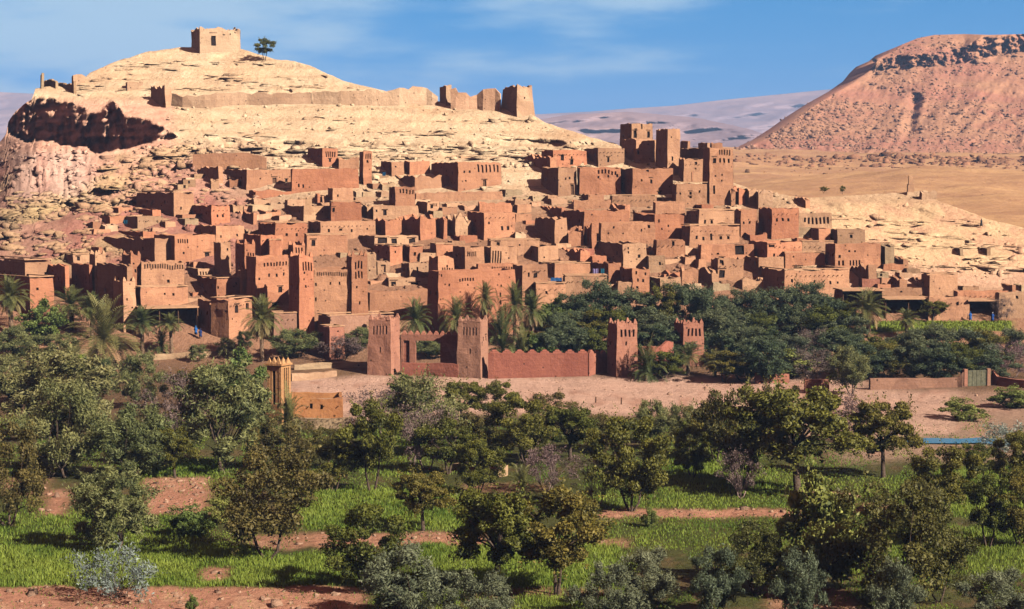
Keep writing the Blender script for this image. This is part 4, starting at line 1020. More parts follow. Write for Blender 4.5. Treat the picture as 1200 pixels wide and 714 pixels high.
H(984, 987, 1034, 341, 372, 'deep open shed under a flat roof right of the longest plain house', 'porch', g=SH, mat='mudred', d=6)
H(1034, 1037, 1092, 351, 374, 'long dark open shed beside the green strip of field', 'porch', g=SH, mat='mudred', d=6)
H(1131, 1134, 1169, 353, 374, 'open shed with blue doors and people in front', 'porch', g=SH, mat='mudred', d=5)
# --- houses and walls in the grove
H(640, 643, 690, 357, 376, 'pink house half hidden in the trees behind the gate palms', a=0, c=1, dD=-2)
H(745, 752, 770, 360, 380, 'small hut between olive trees above the slim river tower', a=0, c=1)
H(908, 911, 942, 371, 386, 'broken pink wall peering out of the olive grove', 'ruin', r=.3, d=3)
segwall([(430, 377, 402), (470, 376, 400), (530, 377, 398), (545, 378, 398)], 'low garden wall behind the gatehouse palms', name='garden_wall', dD=0, thick=.5)
# --- gatehouse and river wall
GW = 'gatehouse towers and river wall'
H(430, 458.5, 471, 373, 441, 'left gatehouse tower with five slots and a bright narrow side', 'tower', ln=[(434, 455, 380, 391, 5)], lw=[(445, 409, 2.2, 7)], n=[], w=[(461.5, 380, 1.2, 3), (465.5, 380, 1.2, 3)], th=74, m=1, mat='mudred', g=GW, bat=.12, cren=1)
H(535, 563.5, 573.5, 375, 444, 'right gatehouse tower with five slots next to the long river wall', 'tower', ln=[(540, 560, 382, 392, 5)], lw=[(550.5, 411, 2.2, 7)], n=[], w=[], th=74, m=1, mat='mudred', g=GW, bat=.12, cren=1)
# ================================================================ smaller walls and rooms packed between the named houses
def inside_any(x0, x1, y0, y1, pad=0):
    for a, b, c, d, _, _ in RECT:
        ox = min(x1, b) - max(x0, a); oy = min(y1, d) - max(y0, c)
        if ox > 0 and oy > 0 and ox * oy > .42 * (x1 - x0) * (y1 - y0): return True
    return False
VILL_T = [(85, 300), (120, 255), (160, 228), (225, 196), (300, 200), (420, 195), (520, 188), (600, 225), (640, 190), (760, 200), (860, 225), (930, 245), (1000, 285), (1060, 312), (1120, 330), (1200, 345)]
VILL_B = [(85, 340), (160, 360), (240, 372), (330, 362), (430, 338), (520, 340), (620, 350), (700, 345), (800, 345), (900, 338), (1000, 345), (1100, 345), (1200, 350)]
IR = random.Random(31); USED = set(); n_inf = 0
spots = [(x + IR.uniform(-6, 6), y + IR.uniform(-4, 4)) for y in range(196, 362, 8) for x in range(92, 1190, 13)]
IR.shuffle(spots)
for x, y in sorted(spots, key=lambda q: q[1]):
    if not (np.interp(x, *zip(*VILL_T)) + 6 < y < np.interp(x, *zip(*VILL_B))): continue
    if 590 < x < 640 and y < 230 or 230 < x < 300 and y < 246: continue
    w = IR.uniform(15, 34); hh = IR.uniform(6, 12); lw = w * IR.uniform(.22, .45)
    if inside_any(x - w / 2, x + w / 2, y - hh, y): continue
    near = sorted((((a + b) / 2 - x) ** 2 + (((c + d) / 2 - y + hh / 2) * 1.6) ** 2, lb, (a + b) / 2, (c + d) / 2) for a, b, c, d, lb, _ in RECT if not lb.startswith(('small mud', 'low mud', 'tumbled', 'roofless mud')))
    for dist, lb, mx, my in near[:6]:
        dx, dy = x - mx, (y - hh / 2) - my
        wd = ('above' if dy < 0 else 'below') if abs(dy) * 1.6 > abs(dx) else ('left of' if dx < 0 else 'right of')
        key = (wd, lb)
        short = lb.split()
        if len(short) > 10: continue
        if key not in USED: break
    else: continue
    USED.add(key)
    k = 'ruin' if IR.random() < .62 else 'house'
    pre = IR.choice(['tumbled mud wall', 'roofless mud room']) if k == 'ruin' else IR.choice(['small mud room', 'low mud shed'])
    house(x - w / 2, x - w / 2 + lw, x + w / 2, y - hh, y, '%s %s the %s' % (pre, wd, lb), k, r=(IR.uniform(.2, .45) if k == 'ruin' else 0), a=(1 if k == 'house' and IR.random() < .5 else 0), c=0, mat=IR.choice(['mud', 'mud', 'mudpale', 'stone']), g='small walls and rooms between the houses')
    n_inf += 1
print('infill', n_inf)
# ================================================================ gate, river walls, small buildings
segwall([(471, 424, 439), (500, 425, 439), (537, 426, 441)], 'low rubble wall closing the foot of the gateway between the gatehouse towers', thick=.8, rag=.1, mat='mudred', g=GW, dD=-1)
def gateway():
    """the pierced wall between the two gatehouse towers: two openings under a scalloped top"""
    a = G(470, 439, 3); b = G(537, 441, 3); d = (b - a); L = Vector((d.x, d.y, 0)).length; ang = math.atan2(d.y, d.x)
    h = P(470, 392, a.y).z - a.z; root = empty('gateway', a, ang)
    tag(root, 'gateway wall with two square openings and a scalloped top between gatehouse towers', 'gateway', GW)
    s = L / 67.0; mb = MB(); t = .8
    def X(px): return (px - 470) * s
    def Z(py): return h * (439 - py) / 47.0
    zt = Z(399)
    mb.box(0, L, 0, t, zt, h)
    mb.box(X(480), X(487), 0, t, -1, zt); mb.box(X(516), L, 0, t, -1, zt)
    mb.box(0, X(473), 0, t, -1, zt)
    mb.build('wall', M['mudred'], root)
    pb = MB(); pb.box(X(473), X(480), .35, .6, -1, zt); pb.build('panel', M['mudred'], root)
    cr = MB(); n = 9
    for i in range(n):
        x0 = L * (i + .1) / n; x1 = L * (i + .9) / n
        cr.box(x0, x1, .12, t - .12, h - .03, h + .32, tp=.25); cr.box(x0 + (x1 - x0) * .25, x1 - (x1 - x0) * .25, .18, t - .18, h + .31, h + .6, tp=.4)
    cr.build('crest', M['mudred'], root)
gateway()
segwall([(572, 414, 444), (579, 414, 444), (630, 414, 442.5), (690, 414, 441)], 'long red river wall with a scalloped crest right of the gatehouse', thick=.7, mer=1.9, mat='mudred', name='river_wall', g=GW, dD=0)
segwall([(690.3, 414, 441.2), (712, 415, 434)], 'short sunlit return of the scalloped river wall beside the river tower', thick=.7, mer=1.6, mat='mudred', name='river_wall', g=GW, dD=0)
H(711, 722, 748, 378, 441, 'left river tower at the end of the scalloped wall with four slots', 'tower', n=[(725, 746, 385, 393, 4)], w=[(734, 402, 2, 5)], cren=1, m=1, mat='mudred', g=GW, bat=.09, dD=-1)
H(789, 800, 825, 378, 430, 'right river tower half behind palms with four slots', 'tower', n=[(804, 823, 385, 393, 4)], w=[(801.5, 384, 1.2, 2)], cren=1, m=1, mat='mudred', g=GW, bat=.07, dD=0)
segwall([(752, 402, 440), (775, 403, 439), (783, 398, 437), (789, 399, 436)], 'broken red wall between the two river towers', rag=.12, mat='mudred', g=GW)
RW = 'low walls along the river bed'
segwall([(876, 433, 446), (893, 431, 446), (896, 434, 447)], 'stub of red wall by the river bed below the grove', rag=.2, mat='mudred', g=RW)
segwall([(886, 436, 450), (925, 438, 449)], 'low dark earth wall right of the red wall stub', rag=.15, mat='mudred', g=RW)
segwall([(943, 442, 461), (972, 443, 461)], 'low broken wall under the leaning olive by the river bed', rag=.25, mat='mudred', g=RW)
segwall([(1020, 443, 457), (1070, 443, 456), (1122, 442, 454), (1128, 436, 454)], 'long low red wall left of the blocked field gate', rag=.1, mat='mudred', g=RW)
segwall([(1162, 433, 451), (1168, 441, 452), (1200, 445, 455), (1260, 447, 457)], 'low wall stepping down right of the blocked field gate', rag=.1, mat='mudred', g=RW)
def field_gate():
    a = G(1130, 453); b = G(1161, 452); d = b - a; L = Vector((d.x, d.y, 0)).length; ang = math.atan2(d.y, d.x)
    root = empty('field_gate', a, ang); tag(root, 'walled field gate with greenish door between two red gate posts', 'gate', RW)
    h = P(1130, 433, a.y).z - a.z
    for x in (0, L - .6):
        p = MB(); p.box(x, x + .6, 0, .7, -1, h, tp=.08); p.build('gatepost', M['mudred'], root)
    p = MB(); p.box(.62, L - .62, .2, .32, -.5, h * .92)
    for k in range(5):
        xx = .8 + (L - 1.6) * k / 4; p.box(xx - .05, xx + .05, .15, .198, 0, h * .9)
    p.build('door', flat_mat('gate_door', (.10, .095, .06), .8, .3, 3, .02), root)
field_gate()
for pts, lb in (([(345, 427, 434), (400, 424, 431), (430, 424, 431)], 'upper dry stone terrace wall left of the gatehouse'),
                ([(342, 437, 447), (375, 435, 444), (395, 434, 441)], 'pale lip of the sunken plot left of the gatehouse'),
                ([(150, 417, 424), (200, 414, 421), (262, 410, 417)], 'rubble terrace wall below the path to the many-sided house'),
                ([(60, 408, 416), (100, 409, 417), (128, 410, 418)], 'low pink wall behind the big dark-skirted palm')):
    segwall(pts, lb, rag=.25, mat='stone' if 'stone' in lb or 'rubble' in lb else 'mudpale', name='terrace_wall', thick=.8, g='terrace walls at the foot of the village')
segwall([(530, 543, 552), (560, 541, 556), (584, 545, 560)], 'short dry stone wall in the middle of the orchards', rag=.2, mat='stone', name='terrace_wall', thick=1.4, g='stone walls of the orchards')
# the yellow pavilion with the pointed crest
def pavilion():
    xl, xc, xr, yt, yb = 312, 330, 341, 424, 478
    C = G(xc, 497, -1.0); Y = C.y; top = P(xc, yt, Y).z - C.z
    th = math.radians(64); u = Vector((math.cos(th), math.sin(th), 0))
    root = empty('pavilion', C, th); tag(root, 'small yellow tower with pointed crest and tall slits beside a low orange house', 'tower')
    w = 11 / F * Y / abs(math.cos(th)) * .82; d = 18 / F * Y / math.sin(th)
    base = MB(); base.box(-.1, w + .1, -.1, d + .1, -2, top * .30); base.build('base', M['mudyellow'], root)
    bd = MB()
    # four corner piers and panels pierced by slits
    z0, z1 = top * .302, top * .93
    for x0, x1, y0, y1 in ((0, .4, 0, .4), (w - .4, w, 0, .4), (0, .4, d - .4, d), (w - .4, w, d - .4, d)): bd.box(x0, x1, y0, y1, z0, z1)
    for k in range(3):      # slits on the bright face (local -Y)
        xx = .4 + (w - .8) * (k + .5) / 3; bd.box(xx - .09, xx + .09, .05, .3, z0 + .3, z1 - .35)
    bd.box(.403, w - .403, .04, .36, z0, z0 + .3); bd.box(.403, w - .403, .04, .36, z1 - .35, z1)
    bd.box(.04, .36, .403, d * .42, z0, z1); bd.box(.04, .36, d * .62, d - .403, z0, z1); bd.box(.04, .36, d * .42, d * .62, z1 - .7, z1)
    bd.box(w - .36, w - .04, .403, d - .403, z0, z1); bd.box(.403, w - .403, d - .36, d - .04, z0, z1)
    bd.build('wall', M['mudyellow'], root)
    dr = MB(); dr.box(.2, .26, d * .42, d * .62, z0, z1 - .7); dr.build('door', M['dark'], root)
    dk = MB(); dk.box(.4, w - .4, .31, .36, z0 + .3, z1 - .35); dk.build('window', M['dark'], root)
    cn = MB(); cn.box(-.18, w + .18, -.18, d + .18, z1 + .002, z1 + .26); cn.build('cornice', M['mudyellow'], root)
    cr = MB(); e = z1 + .258
    def spike(x, y, sx, sy, h):
        n = len(cr.v)
        cr.v += [(x - sx, y - sy, e), (x + sx, y - sy, e), (x + sx, y + sy, e), (x - sx, y + sy, e), (x, y, e + h)]
        cr.f += [(0 + n, 1 + n, 4 + n), (1 + n, 2 + n, 4 + n), (2 + n, 3 + n, 4 + n), (3 + n, n, 4 + n)]
    for k in range(3):
        y = d * (k + .5) / 3
        for x in (.05, w - .05): spike(x, y, .16, d / 6.5, .75)
    for k in range(2):
        x = w * (k + .5) / 2
        for y in (.05, d - .05): spike(x, y, w / 5.5, .16, .75)
    cr.build('crest', M['mudyellow'], root)
pavilion()
H(335, 339, 402, 466, 499, 'low orange garden house with two small windows beside the yellow tower', w=[(364, 475, 3.2, 6), (377, 475, 3.2, 6)], mat='mudyellow', r=.12, dD=0, th=6, g='garden buildings')
segwall([(338, 489, 499), (370, 490, 500), (412, 489, 499)], 'dry stone footing wall in front of the low orange garden house', rag=.2, mat='stone', name='terrace_wall', thick=.8, g='stone walls of the orchards', dD=-3)
# tall post on the pale ridge, posts of the river bed
def ridge_post():
    b = G(1067, 228); h = P(1067, 206, b.y).z - b.z
    root = empty('pillar', b); tag(root, 'lone mud pillar on the pale ridge before the desert plain', 'pillar')
    m = MB(); m.box(-.75, .75, -.6, .6, -1, h * .55, tp=.15); m.box(-.5, .5, -.42, .42, h * .549, h, tp=.2); m.build('shaft', M['mud'], root)
    m = MB(); m.box(-1.1, 1.1, -1, 1, -1.2, .5, tp=.25); m.build('base', M['mudpale'], root)
ridge_post()
H(1078, 1080, 1098, 223, 234, 'low ruined enclosure beside the lone pillar on the pale ridge', 'ruin', r=.4, mat='mudpale')
for px, py, hh, lb in ((698, 472, 7, 'leftmost of three short posts in the pale river bed'), (728, 474, 8, 'middle one of three short posts in the pale river bed'), (762, 475, 7, 'rightmost of three short posts in the pale river bed')):
    b = G(px, py); m = MB(); m.tube([(0, 0, -.3), (.02, 0, hh / F * b.y * .6), (.05, .02, hh / F * b.y)], [.11, .10, .09], 7)
    o = m.build('marker_post', M['wood']); o.location = b; tag(o, lb, 'post', 'posts in the river bed')
# river
def river():
    m, nt, b = newmat('river_water'); b.inputs['Base Color'].default_value = (0.03, 0.15, 0.27, 1); b.inputs['Roughness'].default_value = 0.3; b.inputs['Specular IOR Level'].default_value = 0.25
    geo = nt.nodes.new('ShaderNodeNewGeometry'); f = noise_node(nt, geo.outputs['Position'], 1.8, 3); bump(nt, b, f, 0.03, 0.4)
    up = [(1058, 517.5), (1075, 514.5), (1100, 515), (1125, 516), (1150, 515), (1185, 517), (1230, 516)]; lo = [(1230, 524), (1185, 523), (1150, 521), (1125, 521.5), (1100, 521), (1078, 520.5), (1058, 518.5)]
    v = []
    for px, py in up + lo: p = G(px, py); v.append((p.x, p.y, 0.12 + max(0, 0)))
    z = max(G(px, py).z for px, py in up + lo) + 0.03
    v = [(x, y, z) for x, y, _ in v]; n = len(up)
    f = [(i, i + 1, 2 * n - 2 - i, 2 * n - 1 - i) for i in range(n - 1)]
    me = bpy.data.meshes.new('river'); me.from_pydata(v, [], [tuple(reversed(q)) for q in f]); me.update(); me.materials.append(m)
    o = link(bpy.data.objects.new('river', me)); tag(o, kind='structure')
river()
# tarpaulin, washing, bundles of reed
def cloth(px, py, w, h, col, label, name='tarpaulin', cat='cloth', sag=.25, up=False, dD=-2.5):
    c = G(px, py, dD); s = c.y / F; w *= s; h *= s; n = 8; v = []; f = []
    for i in range(n + 1):
        for j in range(n + 1):
            x = (i / n - .5) * w; t = j / n; z = .5 * math.sin(i * 1.9 + j * .7) * .12 - sag * math.sin(math.pi * i / n) * (1 - t)
            v.append((x, (0.1 * math.sin(i * 2.3) if up else t * h * 1.5), (t * h if up else .7 * t * h) + z))
    for i in range(n):
        for j in range(n): a = i * (n + 1) + j; f.append((a, a + n + 1, a + n + 2, a + 1))
    me = bpy.data.meshes.new(name); me.from_pydata(v, [], f); me.update(); me.materials.append(flat_mat('cloth_' + label[:8], col, .8, .2, 1.5, .03))
    o = link(bpy.data.objects.new(name, me)); o.location = c; md = o.modifiers.new('thick', 'SOLIDIFY'); md.thickness = .03; tag(o, label, cat); return o
cloth(652, 331, 13, 7, (.012, .05, .13), 'blue tarpaulin over a yard corner above the grove', dD=-3)
cloth(698, 321, 6, 6, (.26, .21, .40), 'lilac cloth on the washing line of the open front house', 'washing', 'cloth', .02, True, -7)
cloth(706, 321, 4, 6, (.03, .18, .28), 'turquoise cloth on the washing line of the open front house', 'washing', 'cloth', .02, True, -7)
cloth(450, 206, 4, 4, (.015, .08, .17), 'small blue awning in the shade beside the slender tower', 'awning', 'awning', .05, True, -4)
cloth(147, 262, 5, 4, (.01, .06, .11), 'small teal sheet in the shade of the pale room', 'awning', 'awning', .05, True, -6)
# ================================================================ people
def person(px, py, hpx, robe, label, head=(.10, .055, .035), scarf=None, stride=.12, turn=0.0):
    b = G(px, py, -.4); h = max(1.6, min(1.8, hpx / F * b.y)); k = h / 1.75
    root = empty('person', b, turn); tag(root, label, 'person', 'people of the village')
    J = [((0, 0, .93), .15), ((0, 0, 1.15), .14), ((0, .01, 1.36), .16), ((0, .01, 1.50), .06), ((0, 0, 1.60), .09), ((0, 0, 1.70), .085),
         ((.20, .01, 1.40), .065), ((.27, .02, 1.13), .05), ((.25, -.10, .92), .04), ((.25, -.13, .83), .038),
         ((-.20, .01, 1.40), .065), ((-.27, .02, 1.13), .05), ((-.26, .08, .92), .04), ((-.26, .09, .83), .038),
         ((.10, -stride * .6, .50), .085), ((.11, -stride, .09), .05), ((.12, -stride - .14, .04), .045),
         ((-.10, stride * .4, .50), .085), ((-.11, stride, .09), .05), ((-.12, stride - .14, .04), .045)]
    E = [(0, 1), (1, 2), (2, 3), (3, 4), (4, 5), (2, 6), (6, 7), (7, 8), (8, 9), (2, 10), (10, 11), (11, 12), (12, 13), (0, 14), (14, 15), (15, 16), (0, 17), (17, 18), (18, 19)]
    me = bpy.data.meshes.new('body_cage'); me.from_pydata([tuple(c * k for c in p) for p, _ in J], E, []); o = bpy.data.objects.new('body_cage', me); COL.objects.link(o)
    sk = o.modifiers.new('skin', 'SKIN'); sv = me.skin_vertices[0].data
    for i, (_, r) in enumerate(J): sv[i].radius = (r * k, r * k * .85)
    sv[0].use_root = True
    o.modifiers.new('smooth', 'SUBSURF').levels = 1
    dg = bpy.context.evaluated_depsgraph_get(); ev = bpy.data.meshes.new_from_object(o.evaluated_get(dg)); bpy.data.objects.remove(o)
    ev.materials.clear(); ev.materials.append(flat_mat('skin', head, .7, .1, 2, 0)); link(bpy.data.objects.new('body', ev), root)
    rb = MB(); pts = [(0, 0, .22), (0, 0, .55), (0, 0, .95), (0, 0, 1.2), (0, .01, 1.42), (0, .01, 1.52)]; rb.tube([tuple(c * k for c in p) for p in pts], [.30 * k, .27 * k, .22 * k, .22 * k, .21 * k, .09 * k], 12)
    for s in (1, -1): rb.tube([tuple(c * k for c in p) for p in ((.17 * s, .01, 1.42), (.28 * s, .02, 1.13), (.265 * s, -.06 * s, .95))], [.09 * k, .085 * k, .075 * k], 8)
    rb.build('robe', flat_mat('robe', robe, .9, .15, 3, .02), root, True)
    sc = MB(); sc.tube([(0, .015 * k, 1.60 * k), (0, .015 * k, 1.70 * k), (0, .01 * k, 1.77 * k), (0, .01 * k, 1.80 * k)], [.115 * k, .125 * k, .09 * k, .03 * k], 10)
    sc.build('head_scarf', flat_mat('scarf', scarf or robe, .9, .15, 3, .02), root, True)
person(229.5, 393, 10, (.02, .10, .32), 'person in a bright blue robe on the path left of the many-sided house', scarf=(.03, .16, .40))
person(235, 396, 10, (.015, .03, .11), 'person in dark navy clothes on the path left of the many-sided house', scarf=(.02, .03, .08), turn=.6)
person(1150, 266, 9, (.03, .03, .035), 'small dark figure walking alone up the pale slope', stride=.25, turn=1.2)
person(1137, 376, 10, (.02, .09, .30), 'person in blue before the left post of the shed with blue doors', scarf=(.02, .10, .3), turn=.3)
person(1163, 377, 10, (.02, .07, .26), 'person in blue and white before the right end of the shed', scarf=(.5, .5, .5), turn=-.5)
# ================================================================ trees
def leaf_cloud(cent, size, seed, tintv=None, up=0.25, asp=0.55, n_out=None, sizevar=.35):
    """one small folded quad per leaf clump: (N,3) centres -> verts, faces, tints"""
    r = np.random.default_rng(seed); n = len(cent)
    d = r.normal(size=(n, 3)); d /= np.linalg.norm(d, axis=1)[:, None]
    nn = r.normal(size=(n, 3)); 
    if n_out is not None: nn = nn * .75 + n_out * .9
    nn[:, 2] += up; nn -= (nn * d).sum(1)[:, None] * d; nn /= np.maximum(np.linalg.norm(nn, axis=1), 1e-6)[:, None]
    b = np.cross(nn, d); s = size * (1 + sizevar * r.normal(size=n)).clip(.4, 1.9)
    a = d * s[:, None]; c = b * (s * asp)[:, None]; bend = nn * (s * .22)[:, None]
    v = np.stack([cent - a - bend, cent - c + bend * .6, cent + a - bend, cent + c + bend * .6], 1).reshape(-1, 3)
    f = np.arange(n * 4).reshape(n, 4)
    t = (r.uniform(0, 1, n) if tintv is None else np.clip(tintv + r.normal(size=n) * .16, 0, 1))
    return v, f, np.repeat(t, 4)
def tube_np(mb, pts, rad, n=6): mb.tube(pts, rad, n)
def tree_proto(kind, seed, hgt=6.0, wid=6.0, leaf=0.15, nleaf=7000, trunk_h=0.22, clumps=34, mat='dgreen', bark='bark', shape='round', gap=0.35, stems=1, thick=0.16, open_=0.0):
    rg = random.Random(seed); r = np.random.default_rng(seed)
    R = wid / 2; zb = hgt * trunk_h * (.55 if shape != 'bush' else .1); zc = (hgt + zb) / 2; Rz = (hgt - zb) / 2
    C = []; tries = 0
    while len(C) < clumps and tries < 4000:
        tries += 1
        p = r.normal(size=3); p /= np.linalg.norm(p); rad = r.uniform(.35, 1.0) ** .6
        q = p * rad
        if shape == 'round' and q[2] < -.75: continue
        if shape == 'upright': q[0] *= .75 + .25 * (1 - abs(q[2])); q[1] *= .75 + .25 * (1 - abs(q[2]))
        if any(np.linalg.norm(q - c[0]) < gap * .62 for c in C): continue
        lump = 1 + .22 * math.sin(3 * math.atan2(q[1], q[0]) + seed) + .15 * math.sin(5 * q[2] + seed * 2)
        C.append((q, lump))
    mb = MB(); tr = []
    # stems
    top = Vector((rg.uniform(-.2, .2) * R * .4, rg.uniform(-.2, .2) * R * .4, zb + Rz * .35))
    bases = []
    for s in range(stems):
        a = 2 * math.pi * s / stems + rg.uniform(-.4, .4); off = .0 if stems == 1 else thick * 1.4
        b0 = Vector((math.cos(a) * off, math.sin(a) * off, -.6)); lean = Vector((math.cos(a), math.sin(a), 0)) * (R * .10 if stems == 1 else R * .28)
        fork = Vector((lean.x, lean.y, hgt * trunk_h)); mid = b0.lerp(fork, .55) + Vector((rg.uniform(-.1, .1), rg.uniform(-.1, .1), 0)) * hgt * .12
        k = 1 if stems == 1 else .62
        mb.tube([b0, b0 + Vector((0, 0, .65)), mid, fork], [thick * 1.55 * k, thick * 1.2 * k, thick * k, thick * .85 * k], 8); bases.append((fork, thick * .8 * k))
    W3 = []
    for i, (q, lump) in enumerate(C):
        p = np.array((q[0] * R * lump, q[1] * R * lump, zc + q[2] * Rz * (.9 + .1 * lump))); W3.append(p)
        if i % 2 == 0 or kind == 'bare':
            fk, tk = min(bases, key=lambda b: (Vector(p) - b[0]).length); e = Vector(p)
            m1 = fk.lerp(e, .4) + Vector((rg.uniform(-1, 1), rg.uniform(-1, 1), rg.uniform(0, 1))) * R * .12; m2 = fk.lerp(e, .75) + Vector((rg.uniform(-1, 1), rg.uniform(-1, 1), rg.uniform(-.3, .6))) * R * .08
            mb.tube([fk - Vector((0, 0, .05)), m1, m2, e], [tk * .62, tk * .36, tk * .2, tk * .07], 5)
    cent = []; outw = []; tint = []
    per = nleaf // max(1, len(W3))
    for p, (q, lump) in zip(W3, C):
        cr = R * r.uniform(.20, .36) * (1 if clumps < 40 else .8)
        m = int(per * r.uniform(.6, 1.4)); x = r.normal(size=(m, 3)); x /= np.linalg.norm(x, axis=1)[:, None]
        rad = cr * r.uniform(.15, 1.0, m) ** .45
        x2 = x * rad[:, None]; x2[:, 2] *= .72
        if kind == 'olive': x2[:, 2] += .25 * cr * np.abs(r.normal(size=m)) 
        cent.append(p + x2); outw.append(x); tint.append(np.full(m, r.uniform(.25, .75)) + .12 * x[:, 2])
    # stray sprays that break the outline
    m = int(nleaf * .07); j = r.integers(0, len(W3), m); sp = np.array(W3)[j] - np.array((0, 0, zc)); spn = sp / np.linalg.norm(sp, axis=1)[:, None]
    cent.append(np.array(W3)[j] + spn * (R * r.uniform(.1, .42, m))[:, None] + r.normal(size=(m, 3)) * R * .05); outw.append(spn); tint.append(np.full(m, .55))
    cent = np.concatenate(cent); outw = np.concatenate(outw); tint = np.concatenate(tint)
    keep = (cent[:, 2] > .15); 
    keep &= r.uniform(size=len(cent)) > open_ + .12
    cent, outw, tint = cent[keep], outw[keep], tint[keep]
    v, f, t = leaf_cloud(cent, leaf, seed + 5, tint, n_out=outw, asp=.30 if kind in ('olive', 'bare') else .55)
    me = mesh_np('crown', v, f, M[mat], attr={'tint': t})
    tm = mb.mesh('trunk', M[bark], True)
    return dict(trunk=tm, crown=me, h=hgt, w=wid)
def palm_proto(seed, trunk_h=4.5, n=44, L=2.6, dead=14):
    rg = random.Random(seed); mb = MB()
    pts = [(0, 0, -.6)]; rad = [.30]; k = 10; bx, by = rg.uniform(-.25, .25), rg.uniform(-.25, .25)
    for i in range(k + 1):
        t = i / k; pts.append((bx * t * t, by * t * t, trunk_h * t)); rad.append((.27 if i % 2 else .225) * (1 - .12 * t) + (.08 if i == k else 0))
    mb.tube(pts, rad, 9); tm = mb.mesh('trunk', M['palmbark'])
    top = Vector((bx, by, trunk_h))
    def fronds(n, e0, e1, L, droop, sd):
        V = []; F4 = []; T = []; g = random.Random(sd)
        for i in range(n):
            az = i * 2.399 + g.uniform(-.2, .2); el = e0 + (e1 - e0) * ((i + .5) / n) + g.uniform(-.1, .1); ln = L * g.uniform(.8, 1.12); tint = g.uniform(.2, .8)
            p = top.copy(); dirv = Vector((math.cos(az) * math.cos(el), math.sin(az) * math.cos(el), math.sin(el))); st = 9; seg = ln / st; P_ = [p.copy()]; D_ = [dirv.copy()]
            for s in range(st):
                p = p + dirv * seg; P_.append(p.copy()); dirv = (dirv + Vector((0, 0, -droop / st * (.6 + s * .13)))).normalized(); D_.append(dirv.copy())
            side = Vector((-math.sin(az), math.cos(az), 0))
            for s in range(st):     # rachis
                a, b = P_[s], P_[s + 1]; w = .03; q = len(V)
                V += [tuple(a - side * w), tuple(a + side * w), tuple(b + side * w * .7), tuple(b - side * w * .7)]; F4.append((q, q + 1, q + 2, q + 3)); T += [tint] * 4
            for s in range(1, st * 2 + 1):
                t = s / (st * 2); idx = min(st - 1, int(t * st)); fr = t * st - idx; c = P_[idx].lerp(P_[idx + 1], fr); d = D_[idx]
                upv = side.cross(d).normalized() * -1 if side.cross(d).z < 0 else side.cross(d).normalized()
                ll = .62 * L / 2.6 * (math.sin(math.pi * min(1, .15 + t * .8)) + .15)
                for sg in (1, -1):
                    tip = c + (side * sg * .72 + d * .62 + upv * .28).normalized() * ll * g.uniform(.85, 1.1) - Vector((0, 0, .10 * ll)); w = d * .085; q = len(V); mid = c.lerp(tip, .5) + upv * .03
                    V += [tuple(c - w), tuple(mid + w * .3), tuple(tip), tuple(mid + w * 1.6)]; F4.append((q, q + 1, q + 2, q + 3)); tt = min(1, max(0, tint + g.uniform(-.15, .15))); T += [tt] * 4
        return V, np.array(F4), T
    v, f, t = fronds(n, 1.45, -.25, L, 1.15, seed); cm = mesh_np('crown', v, f, M['palm'], attr={'tint': t})
    dm = None
    if dead:
        v, f, t = fronds(dead, -.45, -1.15, L * .78, .7, seed + 9); dm = mesh_np('dead_fronds', v, f, M['palmdry'], attr={'tint': t})
    return dict(trunk=tm, crown=cm, dead=dm, h=trunk_h + L * .72, w=L * 1.9)
PR = {}
# fine ones for the near orchards, coarser ones for the grove
PR['D'] = [tree_proto('fruit', 11, 7, 6.5, 0.105, 19500, .44, 40, 'dgreen', thick=.2, gap=.40), tree_proto('fruit', 12, 7, 7, 0.105, 18200, .22, 46, 'dgreen', thick=.17, stems=3, gap=.34), tree_proto('fruit', 13, 7, 6, 0.101, 16900, .42, 30, 'dgreen', thick=.18, stems=2, gap=.45)]
PR['B'] = [tree_proto('fruit', 21, 7, 7, 0.097, 16900, .18, 46, 'brown', thick=.18, stems=3, gap=.36, open_=.15), tree_proto('fruit', 22, 7, 6.5, 0.097, 15600, .22, 36, 'brown', thick=.16, stems=2, gap=.42, open_=.1), tree_proto('fruit', 23, 7, 7.5, 0.101, 19500, .1, 52, 'brown', thick=.15, stems=4, gap=.32, shape='bush')]
PR['O'] = [tree_proto('olive', 31, 7, 7, 0.143, 19500, .16, 44, 'olive', thick=.2, stems=2, gap=.36), tree_proto('olive', 32, 7, 6.5, 0.143, 18200, .14, 36, 'olive', thick=.18, stems=3, gap=.42), tree_proto('olive', 33, 7, 7, 0.134, 19500, .12, 52, 'olive', thick=.18, stems=2, gap=.32, shape='upright')]
PR['V'] = [tree_proto('olive', 91, 7, 6.5, .17, 13000, .16, 34, 'grove', thick=.2, stems=2, gap=.40), tree_proto('olive', 92, 8, 6, .17, 12000, .14, 30, 'grove', thick=.18, stems=2, gap=.44, shape='upright'), tree_proto('olive', 93, 7, 7, .16, 14000, .12, 42, 'grove', thick=.18, stems=3, gap=.36)]
PR['G'] = [tree_proto('olive', 41, 6, 6, 0.134, 15600, .10, 34, 'olivegrey', thick=.12, stems=3, gap=.42, shape='upright'), tree_proto('olive', 42, 6, 7, 0.134, 15600, .08, 40, 'olivegrey', thick=.12, stems=4, gap=.36, shape='bush')]
PR['Y'] = [tree_proto('fruit', 51, 6, 6, .15, 11000, .14, 36, 'ygreen', thick=.14, stems=2, gap=.4), tree_proto('fruit', 52, 5, 6, .13, 9000, .06, 34, 'ygreen', thick=.1, stems=4, gap=.38, shape='bush')]
PR['R'] = [tree_proto('bare', 61, 6, 6, .12, 5200, .14, 44, 'twig', 'palebark', thick=.11, stems=3, gap=.38), tree_proto('bare', 62, 6, 6.5, .11, 4200, .18, 50, 'twig', 'palebark', thick=.13, stems=2, gap=.34)]
